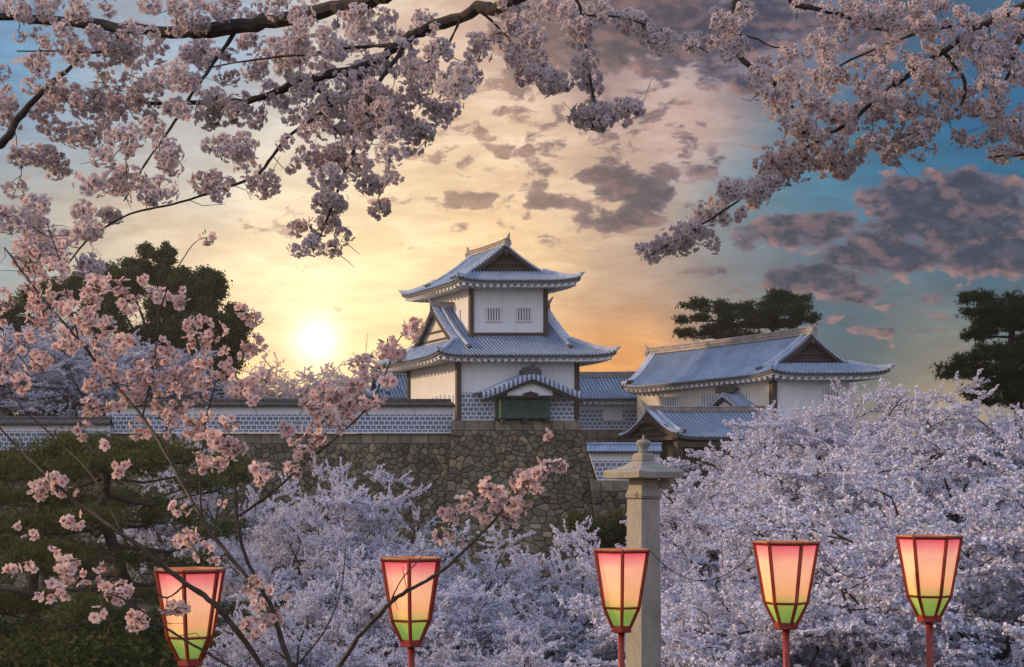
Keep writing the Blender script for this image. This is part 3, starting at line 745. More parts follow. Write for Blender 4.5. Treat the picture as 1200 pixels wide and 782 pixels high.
# ---- link wing
wg = thing('link_wing', (9, 148, 6), 'low white wing with grey tiled roof joining the tower to the long turret building', 'building')
Wf = frame(3.0, 146.0, .3); zwe, zwb = Z(467, 145.0), Z(503, 146)
m = MB(); m.box((0, 0, zwb), (10.2, 5, zwe - .3), 0, Wf); m.build('wall', M['plaster'], wg)
irimoya(wg, Wf, -.8, 12.2, -1.2, 6.2, zwe, Z(442, 149), 0, 0, 's', .0, .36, (0, 10.2, 0, 5), 'plaster')
m = MB(); m.box((.2, -.06, zwb + .1), (9.95, -.004, zwb + .1 + 1.95), 0, Wf); m.build('tile_lattice', M['namako'], wg)
m = MB(); m.box((0, -.1, zwb - .05), (10.1, -.004, zwb + .095), 0, Wf); m.build('plaster_sill', M['slat'], wg)
window_slats(wg, Wf, Wf(0, 0, 0)[0] * 0 + 6.3, 8.25, -.065, Z(492, 146), Z(480, 146), 7, mats=('slat', 'plaster'))
posts(wg, Wf, [(10.1, -.05)], zwb, zwe - .35, .22)
gl = thing('rear_gallery', (-10, 150, 6), 'grey tiled roof end of a gallery showing behind the tower', 'building')
Gf = frame(-14.2, 148.0, .3)
m = MB(); m.box((0, 0, 6.0), (9, 5, 10.5), 0, Gf); m.build('wall', M['plaster_cream'], gl)
irimoya(gl, Gf, -1.2, 10, -1.2, 6.2, 10.9, 13.6, 1.6, 0, 's', .3, .36, (0, 9, 0, 5), 'plaster')

# ---- long turret building
gh = thing('turret_building', (24, 136, 4), 'long cream-walled turret building with a big gabled tile roof above the blossoming trees', 'building')
Hf = frame(23.3, 127.0, .73, .031, 3.4); WH, DH = 6.8, 16.6; zh = 11.5
m = MB(); m.box((0, 0, 5.6), (WH, DH, zh - .3), 0, Hf); m.build('wall', M['plaster_cream'], gh)
m = MB(); m.box((.02, -.03, 5.7), (WH - .02, -.004, zh - .34), 0, Hf); m.build('front_wall', M['plaster'], gh)
irimoya(gh, Hf, -1.8, DH + 1.0, -1.45, WH + 1.75, zh, 15.1, 1.8, 0, 't', .40, .33, (0, DH, 0, WH), 'dark_wood', ridge_h=.68)
posts(gh, Hf, [(-.03, -.05)], 5.6, zh - .33, .40)
for t0 in (2.6, 6.6, 11.2): window_slats(gh, Hf, t0, t0 + 1.7, 0, 8.9, 10.2, 6, side='side')
window_slats(gh, Hf, 4.4, 5.8, -.03, 8.9, 10.2, 6)
m = MB(); m.box((-.55, -.5, -3), (WH + .4, DH, 5.58), 0, Hf); m.build('stone_foundation', M['granite'], gh)
# small oriel on its long side
Kf = lambda s, t, z: Hf(t, 5.0 - s, z)
m = MB(); m.box((-1.0, 2.3, 6.9), (-.01, 5.7, 8.5), 0, Hf); obx = m.build('oriel_box', M['dark_wood'], gh)
karahafu(obx, lambda s, t, z: Hf(t, 6.3 - s, z), 0, 4.6, -1.5, -.01, 8.8, 10.3, body=True)

# ---- gate
gt = thing('castle_gate', (17, 128, G(17, 128)), 'dark timber gate with a grey tiled roof half hidden by blossom', 'gate')
Tf = frame(12.15, 128.0, .80); zg = 5.85
irimoya(gt, Tf, 0, 11.5, -3.0, 3.0, zg, 8.3, 0, 0, 's', .35, .36, None, 'dark_wood', ridge_h=.45)
m = MB(); m.box((0.9, -2.2, -2.6), (11, 2.2, zg - .15), 0, Tf); m.build('timber_wall', M['dark_wood'], gt)
m = MB()
for s in (.6, 4.0, 7.4): m.box((s - .25, -2.62, -2.6), (s + .25, -2.21, zg - .2), 0, Tf)
m.box((.2, -2.75, zg - .9), (11, -2.62, zg - .45), 0, Tf); m.build('timber_frame', M['post'], gt)
m = MB(); m.box((-.1, -2.6, zg - .25), (.45, 2.6, zg + .1), 0, Tf)
m.sweep([Tf(.1, c, zg - .1 + 1.5 * math.cos(c / 2.7 * math.pi / 2) ** .8) for c in np.linspace(-2.6, 2.6, 15)], .3, .35); m.build('gable_beam', M['post'], gt)

# ------------------------------------------------------------------ lanterns on poles
def lantern_mats():
    m, nt, b = new_mat('dyed_lantern_paper')
    at_ = nt.nodes.new('ShaderNodeAttribute'); at_.attribute_name = 'hgt'
    f = n_noise(nt, 6, 3, .6, 'pos')
    ad = nt.nodes.new('ShaderNodeMath'); ad.operation = 'MULTIPLY_ADD'; nt.links.new(f, ad.inputs[0]); ad.inputs[1].default_value = .05; nt.links.new(at_.outputs['Fac'], ad.inputs[2])
    c = n_ramp(nt, ad.outputs[0], [(.0, (.18, .32, .07)), (.18, (.27, .38, .07)), (.28, (.42, .42, .09)), (.42, (.96, .42, .17)), (.60, (1.0, .47, .24)), (.80, (1.0, .43, .27)), (.92, (.92, .22, .20)), (1.0, (.82, .10, .13))])
    nt.links.new(c, b.inputs['Base Color']); b.inputs['Roughness'].default_value = .8
    wv = n_noise(nt, 60, 2, .5, 'pos', (1, 1, .04)); h = n_noise(nt, 4.5, 2, .5, 'pos')
    g = nt.nodes.new('ShaderNodeMath'); g.operation = 'MULTIPLY_ADD'; nt.links.new(wv, g.inputs[0]); g.inputs[1].default_value = .18; g.inputs[2].default_value = .36
    g2 = nt.nodes.new('ShaderNodeMath'); g2.operation = 'MULTIPLY_ADD'; nt.links.new(h, g2.inputs[0]); g2.inputs[1].default_value = .40; nt.links.new(g.outputs[0], g2.inputs[2])
    nt.links.new(c, b.inputs['Emission Color']); nt.links.new(g2.outputs[0], b.inputs['Emission Strength'])
    return m
M['paper'] = lantern_mats()
def lantern(px, pytop, wpx, rot, label, lean=0.0, stringed=False):
    R = .265; Y = 2 * R * F / wpx; c = at(px, pytop, Y); zt = c[2]
    root = thing('pole_lantern', (c[0] + lean * 2, Y, float(G(c[0], Y))), label, 'lantern', 'red-framed paper lanterns on poles')
    h1, h2 = .505, .665; r1, r2 = .175, .088
    def hexp(r, z): return [np.array([c[0] + r * math.cos(math.radians(rot) + k * math.pi / 3), Y + r * math.sin(math.radians(rot) + k * math.pi / 3), zt - z]) for k in range(6)]
    H0, H1, H2 = hexp(R, 0), hexp(r1, h1), hexp(r2, h2)
    for k in range(6):
        j = (k + 1) % 6; me = bpy.data.meshes.new('paper_panel'); rows = []
        n = 10
        vs = []; hg = []
        for (a, b, za, zb_) in ((H0, H1, 1.0, .26), (H1, H2, .26, 0.0)):
            for q in range(n + 1):
                f = q / n; p = a[k] * (1 - f) + b[k] * f; r = a[j] * (1 - f) + b[j] * f
                mid = (p + r) / 2; cn = np.array([c[0], Y, mid[2]]); dd = (mid - cn) * -.02
                vs += [p + (cn - p) * .03, mid + dd + (cn - mid) * .03, r + (cn - r) * .03]; hg += [za + (zb_ - za) * f] * 3
        fs = []
        for q in range(2 * n + 1):
            if q == n: continue
            for s in range(2): a = q * 3 + s; fs.append((a, a + 1, a + 4, a + 3))
        off = np.array(root.location); me.from_pydata([tuple(v - off) for v in vs], [], fs)
        at_ = me.attributes.new('hgt', 'FLOAT', 'POINT'); at_.data.foreach_set('value', np.array(hg, np.float32)); me.materials.append(M['paper'])
        link(bpy.data.objects.new('paper_panel', me), root)
    m = MB()
    for k in range(6):
        j = (k + 1) % 6
        m.tube([H0[k] + [0, 0, .012], H1[k], H2[k] - [0, 0, .02]], [.0165, .0155, .014], 4)
        m.tube([H1[k], H1[j]], .0105, 4); m.tube([H0[k] + [0, 0, -.006], H0[j] + [0, 0, -.006]], .0155, 4)
    m.build('lantern_frame', M['red_paint'], root)
    m = MB(); Ht, Hi = hexp(R + .012, -.012), hexp(R - .035, -.012)
    vs = Ht + Hi + [p + np.array([0, 0, -.02]) for p in Hi] + [p + np.array([0, 0, -.010]) for p in Ht]
    m.add(vs, [(k, (k + 1) % 6, 6 + (k + 1) % 6, 6 + k) for k in range(6)] + [(6 + k, 6 + (k + 1) % 6, 12 + (k + 1) % 6, 12 + k) for k in range(6)] + [(18 + k, 18 + (k + 1) % 6, (k + 1) % 6, k) for k in range(6)])
    m.build('top_rim', M['rim'], root)
    m = MB(); m.lathe((c[0], Y, zt), [(.094, -h2 - .062), (.100, -h2 - .055), (.100, -h2 - .012), (.094, -h2 - .004)], 6, 0, math.radians(rot)); m.build('base_block', M['red_paint'], root)
    m = MB(); m.tube([(c[0], Y, zt - h2 - .06), (c[0] + lean, Y, zt - h2 - .7), (c[0] + lean * 2, Y, float(G(c[0], Y)) - .15)], [.030, .031, .034], 10); m.build('pole', M['red_paint'], root, True)
    return root
M['rim'] = basic('pale_wood_rim', (.40, .16, .06), (.62, .36, .16), 12, .6, .2)  # pale wood, lighter than the red frame
lantern(223, 668, 82, 92, 'lit lantern on a red pole half screened by pink blossom twigs before the pine', 0.0)
lantern(482, 655, 75, 90, 'lit lantern with a bare brown branch crossing its paper', .0)
lantern(728, 645, 70, 88, 'lit lantern standing against the tall stone pillar', .0)
lantern(921, 636, 74, 48, 'lit lantern between the stone pillar and the outermost lantern', .012)
lantern(1089, 629, 73, 46, 'outermost lit lantern at the far end from the pine', .012)
def wire(pts, label, r=.004):
    m = MB(); m.tube(pts, r, 5); root = m.build('power_cable', M['wire']); tag(root, label, 'cable', 'cables strung between the lanterns')
def sag(a, b, s, n=14): return [a + (b - a) * k / n - np.array([0, 0, s * 4 * (k / n) * (1 - k / n)]) for k in range(n + 1)]
wire(sag(at(762, 646, 12.5), at(889, 640, 12.3), .28), 'thin dark cable sagging from the pillar-side lantern to the next lantern')
wire(sag(at(956, 640, 12.3), at(1056, 634, 12.4), .30), 'thin dark cable sagging between the two lanterns beside the blossom mass')

# ------------------------------------------------------------------ stone pillar
pl_Y = 14.0; pc = at(754, 560, pl_Y)
pr = thing('stone_pillar', (pc[0] + .02, pl_Y, float(G(pc[0], pl_Y))), 'tall grey stone pillar with a flared stone cap and ball finial', 'pillar')
pr_rot = math.radians(34)
def Rt(x, y, z, cx=pc[0], cy=pl_Y): return (cx + x * math.cos(pr_rot) - y * math.sin(pr_rot), cy + x * math.sin(pr_rot) + y * math.cos(pr_rot), z)
def sq_loft(levels, mi=0, n=4, sag_=0.0):
    m = MB(); vs = []; fs = []; n = 8
    for hw, z, lf in levels:
        for k in range(4):
            cs = [(-1, -1), (1, -1), (1, 1), (-1, 1)]; a, b = cs[k], cs[(k + 1) % 4]
            for q in range(n):
                f = q / n; x, y = a[0] + (b[0] - a[0]) * f, a[1] + (b[1] - a[1]) * f; e = abs(2 * f - 1) ** 3
                vs.append(Rt(x * hw, y * hw, z + lf * e))
    K = 4 * n
    for i in range(len(levels) - 1):
        for k in range(K): a = i * K + k; b = i * K + (k + 1) % K; fs.append((a, b, b + K, a + K))
    fs += [tuple(range(K))[::-1], tuple((len(levels) - 1) * K + k for k in range(K))]
    m.add(vs, fs); return m
zc_ = lambda py: Z(py, pl_Y)
gz = float(G(pc[0], pl_Y)) - .2
sq_loft([(.130, gz, 0), (.1165, zc_(584), 0)]).build('shaft', M['granite'], pr, bevel=.008)
sq_loft([(.120, zc_(583.8), 0), (.126, zc_(582), 0), (.126, zc_(579.5), 0), (.112, zc_(575), 0), (.104, zc_(571), 0), (.100, zc_(567), 0), (.104, zc_(562), 0)]).build('capital', M['granite'], pr, bevel=.004)
sq_loft([(.17, zc_(561.8), 0), (.276, zc_(561), .006), (.288, zc_(553.6), .014), (.266, zc_(552.2), .012), (.200, zc_(549.6), .005), (.140, zc_(545.8), 0), (.100, zc_(542.5), 0), (.084, zc_(540.5), 0)]).build('cap', M['granite'], pr, bevel=.006)
sq_loft([(.080, zc_(540.3), 0), (.080, zc_(534), 0), (.070, zc_(532.8), 0), (.066, zc_(531), 0)]).build('finial_base', M['granite'], pr, bevel=.004)
m = MB(); m.lathe((pc[0], pl_Y, 0), [(.056, zc_(530.9)), (.046, zc_(528)), (.044, zc_(524.5)), (.060, zc_(522.5)), (.072, zc_(519.5)), (.066, zc_(517)), (.045, zc_(515.6)), (.012, zc_(514.8)), (.011, zc_(511)), (.006, zc_(510))], 18)
m.build('finial_ball', M['granite'], pr, True)
m = MB(); m.box((.06, -.05, zc_(573)), (.27, .05, zc_(562.5)), 0, lambda x, y, z: (pc[0] + x, pl_Y + .12 + y, z)); m.build('bracket_arm', M['granite'], pr, bevel=.006)
m = MB(); sqr = [Rt(a * .124, b * .124, zc_(582) + .004 * k) for k, (a, b) in enumerate(((-1, -1), (1, -1), (1, 1), (-1, 1), (-1, -1)))]
m.tube(sqr, .0035, 5); sqr = [Rt(a * .124, b * .124, zc_(584.5)) for a, b in ((-1, -1), (1, -1), (1, 1), (-1, 1), (-1, -1))]; m.tube(sqr, .003, 5); q = Rt(-.125, -.06, zc_(583)); m.tube([q, (q[0] - .03, q[1], q[2] + .03), (q[0] - .01, q[1], q[2] + .05), (q[0] + .02, q[1], q[2] - .03)], .003, 4)
m.build('binding_wire', M['wire'], pr)

# ------------------------------------------------------------------ cherry trees in the valley
def cherry_variant(seed, nl=(8, 6, 6, 6), R=6.0, Ht=8.0, step=.052, csize=.043, keep=1.0, flat=.62):
    r = np.random.default_rng(seed); wood = MB(); pts = []; dirs = []
    def branch(p, d, ln, rad, lev):
        n = (6, 5, 4, 4)[lev]; q = [p.copy()]; dd = d / np.linalg.norm(d)
        for i in range(n):
            dd = dd + r.normal(size=3) * (.16, .20, .20, .20)[lev] * [1, 1, .7] + np.array([0, 0, (.04, .015, .02, .05)[lev]])
            dd /= np.linalg.norm(dd); q.append(q[-1] + dd * ln / n)
        rads = [rad * (1 - .75 * i / n) for i in range(n + 1)]
        if rad > .008: wood.tube(q, rads, (7, 5, 4, 3)[lev], 0, cap=False)
        if lev >= 2:
            m_ = max(2, int(ln / step * (.55 if lev == 2 else 1)))
            f = np.linspace(.15 if lev == 2 else .05, 1, m_) * n; i0 = np.minimum(f.astype(int), n - 1); fr = (f - i0)[:, None]
            Q = np.array(q); pts.append(Q[i0] * (1 - fr) + Q[i0 + 1] * fr)
        if lev < 3:
            k = nl[lev + 1]
            for j in range(k):
                f = (.25 + .75 * (j + r.random()) / k) * n; i0 = min(int(f), n - 1); b = q[i0] + (q[i0 + 1] - q[i0]) * (f - i0)
                base = q[i0 + 1] - q[i0]; base /= np.linalg.norm(base); s = r.normal(size=3); s -= base * np.dot(s, base); s[2] *= (.45, .25, .45, 1)[lev]; s /= np.linalg.norm(s)
                nd = base * (.75, .7, .6, .6)[lev] + s * (.8, .85, .9, .9)[lev]; nd[2] = nd[2] * (.62, .45, .5, 1)[lev] + .05
                branch(b, nd, ln * (.56, .55, .50, .5)[lev] * r.uniform(.75, 1.25), rad * .42, lev + 1)
    tr = [np.array([0, 0, -.4]), np.array([.1, .05, Ht * .12]), np.array([0.05, .2, Ht * .24])]; wood.tube(tr, [.42, .30, .26], 9, cap=False)
    for i in range(nl[0]):
        a = 2 * math.pi * (i + r.uniform(-.25, .25)) / nl[0]; el = math.radians(r.choice([10, 18, 28, 42, 58]) + r.uniform(-5, 5))
        d = np.array([math.cos(a) * math.cos(el), math.sin(a) * math.cos(el), math.sin(el)]); ln = R * .92 / max(.62, math.cos(el) * 1.0) * r.uniform(.8, 1.05) * (.9 if el < .8 else .75)
        branch(tr[-1] - np.array([0, 0, r.random() * .4]), d, ln * (Ht / 8) ** .2, .17, 0)
    P_ = np.concatenate(pts); P_ = P_[r.random(len(P_)) < keep]
    n = len(P_); P_ = P_ + r.normal(size=(n, 3)) * .030
    k = 5; C = np.repeat(P_, k, 0) + r.normal(size=(n * k, 3)) * .034; u, v, w_ = frames(n * k)
    sz = (csize * r.uniform(.6, 1.25, size=(n * k, 1)))
    q = np.stack([C - u * sz - v * sz * .5, C + u * sz * .3 - v * sz, C + u * sz + v * sz * .4, C - u * sz * .3 + v * sz], 1)
    q += (w_ * sz * .3)[:, None, :] * r.uniform(-1, 1, size=(n * k, 4, 1))
    t = r.uniform(.82, 1.0, size=(n * k, 1)) * np.array([[1, 1, 1]]); pk = r.random((n * k, 1)) < .18; t = np.where(pk, t * np.array([[1.0, .86, .90]]), t)
    return wood, q, t
variants = []
def make_cherry(seed, **kw):
    wood, q, t = cherry_variant(seed, **kw)
    return dict(wood=wood, q=q, t=t, trunk=None, crown=None, top=float(np.percentile(q[:, :, 2], 99.7)), rad=float(np.percentile(np.hypot(q[:, :, 0], q[:, :, 1]), 97)))
variants = [make_cherry(101), make_cherry(202), make_cherry(303, flat=.5)]
sparse = make_cherry(404, nl=(7, 6, 5, 5), step=.11, csize=.07, keep=.8)
def cherry(px, Y, pytop, label, v, wide=1.0, mat='petal_far', group='cherry trees blossoming below the castle', zb=None):
    x = (px - CX) / F * Y; z0 = float(G(x, Y)) if zb is None else zb; top = Z(pytop, Y); root = thing('cherry_tree', (x, Y, z0), label, 'cherry tree', group)
    s = (top - z0) / v['top']; root.scale = (s * wide, s * wide, s); root.rotation_euler = (0, 0, rng.uniform(0, 6.28))
    key = 'parts_' + mat
    if key not in v:
        tr = bpy.data.meshes.new('trunk'); tr.from_pydata(v['wood'].v, [], v['wood'].f); tr.materials.append(M['bark_far']); a = bpy.data.objects.new('trunk', tr); link(a, root)
        b = np_mesh('crown', v['q'], 4, M[mat], v['t'], root); v[key] = (a, b)
    else:
        for src in v[key]: o = src.copy(); COL.objects.link(o); o.parent = root
    return root
V = variants
cherry(938, 98, 482, 'pale cherry tree just in front of the dark gate roof', V[0], 1.0)
cherry(985, 102, 460, 'tall pale cherry tree under the gabled front of the turret building', V[1], 1.0)
cherry(1065, 97, 466, 'pale cherry tree on the skyline between the turret building and the dark pine', V[2], 1.0)
cherry(1165, 92, 455, 'pale cherry tree at the foot of the dark pine on the skyline', V[0], 1.0)
cherry(1270, 92, 452, 'pale cherry tree past the dark pine, cut by the frame edge', V[1], 1.0)
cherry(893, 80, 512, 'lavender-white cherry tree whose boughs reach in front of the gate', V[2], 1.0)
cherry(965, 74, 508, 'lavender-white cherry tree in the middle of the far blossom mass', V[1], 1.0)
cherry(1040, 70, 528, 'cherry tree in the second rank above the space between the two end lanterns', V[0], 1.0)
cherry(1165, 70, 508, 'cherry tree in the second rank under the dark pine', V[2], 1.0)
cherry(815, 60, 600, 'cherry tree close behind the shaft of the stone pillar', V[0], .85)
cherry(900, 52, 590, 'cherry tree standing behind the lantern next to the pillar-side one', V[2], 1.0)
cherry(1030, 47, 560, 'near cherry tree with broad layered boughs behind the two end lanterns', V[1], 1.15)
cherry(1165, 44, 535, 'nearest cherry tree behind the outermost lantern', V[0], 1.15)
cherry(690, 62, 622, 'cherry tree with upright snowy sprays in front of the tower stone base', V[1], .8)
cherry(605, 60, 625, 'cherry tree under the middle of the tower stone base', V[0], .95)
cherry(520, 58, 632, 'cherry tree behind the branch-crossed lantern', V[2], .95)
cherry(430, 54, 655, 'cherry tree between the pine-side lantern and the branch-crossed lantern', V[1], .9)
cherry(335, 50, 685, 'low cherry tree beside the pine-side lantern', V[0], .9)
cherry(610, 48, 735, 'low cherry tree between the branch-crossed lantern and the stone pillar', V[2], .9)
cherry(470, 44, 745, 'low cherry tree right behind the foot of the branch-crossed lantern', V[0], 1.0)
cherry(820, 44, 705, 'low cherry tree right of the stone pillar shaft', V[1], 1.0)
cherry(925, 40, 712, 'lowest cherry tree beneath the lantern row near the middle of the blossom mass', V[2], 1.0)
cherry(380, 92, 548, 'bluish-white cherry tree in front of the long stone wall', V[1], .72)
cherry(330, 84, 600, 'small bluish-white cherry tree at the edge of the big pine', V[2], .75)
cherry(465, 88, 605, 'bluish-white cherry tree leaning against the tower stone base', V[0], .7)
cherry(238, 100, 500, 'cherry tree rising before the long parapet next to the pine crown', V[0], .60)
g2 = 'cherry trees inside the castle grounds'
cherry(15, 146, 392, 'lower cherry tree beneath the tallest one above the lower parapet', V[2], 1.3, group=g2)
cherry(115, 144, 400, 'broad cherry tree in front of the low dark evergreen', V[1], 1.3, group=g2)
cherry(220, 146, 425, 'low cherry tree beneath the round evergreen crown', V[0], 1.3, group=g2)
cherry(60, 142, 374, 'cherry tree above the lower parapet in front of the dark evergreen', V[1], .9, group=g2)
cherry(-40, 140, 362, 'cherry tree above the lower parapet, cut by the frame edge', V[0], .9, group=g2)
cherry(165, 140, 400, 'cherry tree above the gap between the two parapets', V[2], .9, group=g2)
cherry(345, 165, 414, 'sunlit cherry tree directly beneath the sun glow', sparse, 1.0, 'petal_sun_tint', g2)
cherry(420, 170, 412, 'sunlit cherry tree between the sun glow and the tower', sparse, 1.0, 'petal_sun_tint', g2)
cherry(285, 160, 428, 'sunlit cherry tree beside the round evergreen crown', sparse, .9, 'petal_sun_tint', g2)

# ------------------------------------------------------------------ pines and evergreens
def leaf_mass(centres, radii, n, size, aspect, r, cols, shell=.55, up=None):
    """n leaf quads spread through ellipsoids"""
    vol = np.prod(radii, axis=1) ** (2 / 3); pr_ = vol / vol.sum(); idx = r.choice(len(centres), n, p=pr_)
    d = r.normal(size=(n, 3)); d /= np.linalg.norm(d, axis=1, keepdims=True); rad = r.random((n, 1)) ** .33 * (1 - shell) + shell * r.random((n, 1)) ** .15
    C = centres[idx] + d * rad * radii[idx] + r.normal(size=(n, 3)) * radii[idx] * .28; nr = d + r.normal(size=(n, 3)) * .7
    u, v, w_ = frames(n, nr); s = size * r.uniform(.6, 1.3, size=(n, 1))
    q = np.stack([C - u * s * aspect, C - v * s, C + u * s * aspect, C + v * s], 1)
    t = np.array(cols)[r.integers(0, len(cols), n)] * r.uniform(.7, 1.25, size=(n, 1)); return q, t
def pine(name, label, trunk_pts, trunk_r, pads, seed, tuft=.22, dens=260, cols=((.020, .045, .018), (.030, .060, .022), (.045, .070, .025)), group=None, lump=.42):
    """pads: (x, y, z, rx, ry, rz) flat needle clouds; each is a spray of needle tufts on a limb"""
    r = np.random.default_rng(seed); root = thing(name, trunk_pts[0], label, 'pine tree', group); wood = MB()
    tp = [np.array(p, float) for p in trunk_pts]; fine = []
    for i in range(len(tp) - 1):
        for k in range(4): fine.append(tp[i] + (tp[i + 1] - tp[i]) * k / 4 + r.normal(size=3) * trunk_r * .15)
    fine.append(tp[-1]); K = len(fine); wood.tube(fine, [trunk_r * (1 - .75 * i / K) for i in range(K)], 9)
    qs, ts = [], []
    for (x, y, z, rx, ry, rz) in pads:
        c = np.array([x, y, z]); ok = [p for p in fine if p[2] < z + .2] or fine[:1]; j = min(ok, key=lambda p: np.linalg.norm((p - c) * [1, 1, 1.6]))
        mid = (j + c) / 2 + np.array([0, 0, -.10 * np.linalg.norm(j - c)]) + r.normal(size=3) * .2
        wood.tube([j, mid, c - [0, 0, rz * .3]], [trunk_r * .30, trunk_r * .2, trunk_r * .08], 5)
        nsub = max(4, int(rx * ry * 1.3 / tuft)); 
        for s in range(min(nsub, 16)):
            a = r.uniform(0, 6.28); f = r.random() ** .5; e = c + np.array([rx * f * math.cos(a), ry * f * math.sin(a), rz * .3 * (1 - f)]); wood.tube([c - [0, 0, rz * .3], (c + e) / 2 - [0, 0, .1], e], [trunk_r * .09, trunk_r * .06, .01], 3, cap=False)
        # lumps inside the pad keep the outline uneven
        nl_ = max(7, int(rx * ry * 2.6)); a = r.uniform(0, 6.28, nl_); f = r.random(nl_) ** .5
        lc = np.stack([x + rx * f * np.cos(a), y + ry * f * np.sin(a), z + rz * (1 - f ** 2) * r.uniform(.1, 1.0, nl_)], 1)
        n = int(dens * rx * ry ** .5) ; idx = r.integers(0, nl_, n); lr = np.minimum(rx, 1.2) * lump
        C = lc[idx] + r.normal(size=(n, 3)) * [lr * .7, lr * .7, lr * .42]
        k = 7; C = np.repeat(C, k, 0); m_ = len(C); d = r.normal(size=(m_, 3)) + [0, 0, .9]; d /= np.linalg.norm(d, axis=1, keepdims=True)
        s = np.cross(d, r.normal(size=(m_, 3))); s /= np.linalg.norm(s, axis=1, keepdims=True); ln = tuft * r.uniform(.6, 1.2, (m_, 1)); wd = tuft * .085
        qs.append(np.stack([C - s * wd, C + s * wd, C + d * ln], 1)); ts.append(np.array(cols)[r.integers(0, len(cols), m_)] * r.uniform(.6, 1.3, (m_, 1)))
    off = np.array(trunk_pts[0], float)
    wood.build('trunk', M['bark_far'], root); np_mesh('needles', np.concatenate(qs) - off, 3, M['needle'], np.concatenate(ts), root)
    return root
# big pine in the valley, near the edge (crown fills the lower corner)
def pads_px(lst, Y, dy, ky=.9):
    out = []
    for (x, y, rx, ry) in lst:
        Yp = Y + rng.uniform(-dy, dy); p = at(x, y, Yp); out.append((p[0], p[1], p[2], rx / F * Yp, rx / F * Yp * ky, ry / F * Yp))
    return out
Yp = 62
tp = [(float(at(165, 900, Yp)[0]), Yp, float(G(-15, Yp)) - .3)] + [tuple(at(a, b, Yp)) for a, b in ((160, 780), (150, 700), (132, 640), (118, 590), (128, 545), (100, 520))]
olive = ((.070, .095, .026), (.110, .130, .040), (.17, .15, .060))
pine('pine_tree', 'large old pine with a leaning trunk filling the lower corner behind the first lantern', tp, .42,
     pads_px([(40, 560, 60, 16), (120, 548, 60, 14), (200, 540, 45, 14), (235, 575, 35, 12), (20, 620, 55, 18), (95, 612, 45, 12), (180, 610, 50, 14), (250, 625, 35, 12), (50, 665, 60, 16), (225, 668, 45, 14),
              (10, 715, 60, 18), (90, 720, 50, 14), (250, 722, 40, 14), (60, 765, 70, 16), (190, 770, 50, 14), (-40, 590, 50, 16), (-60, 680, 60, 16), (160, 655, 40, 10), (275, 760, 40, 12), (130, 790, 60, 14), (70, 530, 60, 12)], Yp, 3.0), 21, .24, 300, olive, lump=.50)
Yp = 80
tp = [(float(at(40, 820, Yp)[0]), Yp, -8.9), tuple(at(35, 700, Yp)), tuple(at(50, 620, Yp)), tuple(at(45, 560, Yp)), tuple(at(60, 520, Yp))]
pine('pine_tree', 'second pine behind the large old pine, its crown just under the lower parapet', tp, .40,
     pads_px([(0, 545, 60, 14), (90, 525, 50, 12), (160, 530, 45, 12), (40, 590, 70, 16), (150, 590, 50, 14), (-30, 640, 60, 16), (60, 650, 60, 14), (140, 700, 60, 14), (0, 710, 60, 14), (250, 560, 36, 10), (270, 545, 26, 9)], Yp, 3.0), 22, .28, 260, olive, lump=.50)
# pines behind the turret building
for (bx, lab, seed, L_) in ((842, 'flat-topped pine behind the roof of the turret building, the lower and farther one', 31, [(825, 358, 26, 5), (812, 375, 22, 5), (805, 392, 20, 5), (846, 364, 22, 5), (850, 385, 26, 6), (830, 395, 24, 5), (870, 372, 26, 6), (868, 395, 26, 6), (885, 382, 18, 5)]),
                            (905, 'flat-topped pine behind the gable of the turret building, the taller one', 32, [(900, 348, 24, 5), (925, 354, 28, 6), (890, 362, 26, 6), (912, 368, 32, 7), (935, 364, 20, 5), (900, 382, 28, 6), (930, 378, 24, 6), (882, 372, 20, 6), (945, 372, 12, 4)])):
    Yp = 168; t0 = at(bx, 470, Yp); tp = [(t0[0], Yp, 6.0), tuple(at(bx, 420, Yp)), tuple(at(bx + 1, 390, Yp)), tuple(at(bx, 360, Yp))]
    pine('pine_tree', lab, tp, .45, pads_px(L_, Yp, 2.5), seed, .46, 120, ((.020, .040, .014), (.032, .056, .020), (.048, .070, .026)), 'pines behind the turret building')
Yp = 104; t0 = at(1185, 600, Yp)
tp = [(t0[0], Yp, float(G(t0[0], Yp)) - .3), tuple(at(1193, 480, Yp)), tuple(at(1185, 420, Yp)), tuple(at(1185, 370, Yp)), tuple(at(1178, 350, Yp))]
pine('pine_tree', 'tall dark pine against the blue sky at the frame edge', tp, .42,
     pads_px([(1160, 350, 32, 7), (1190, 358, 40, 9), (1155, 368, 26, 8), (1185, 385, 44, 10), (1150, 395, 24, 7), (1175, 412, 46, 9), (1140, 420, 22, 6), (1118, 432, 22, 6), (1150, 438, 40, 8), (1190, 435, 40, 9), (1125, 440, 20, 5), (1215, 400, 40, 12), (1230, 360, 40, 10), (1175, 455, 36, 8), (1185, 470, 44, 9), (1150, 462, 26, 7), (1215, 462, 40, 9), (1190, 448, 44, 9), (1170, 425, 50, 10), (1200, 412, 40, 10), (1220, 440, 40, 10), (1160, 380, 26, 7), (1200, 370, 40, 10)], Yp, 2.0), 33, .34, 190, ((.014, .030, .012), (.022, .042, .016), (.034, .052, .020)), lump=.34)

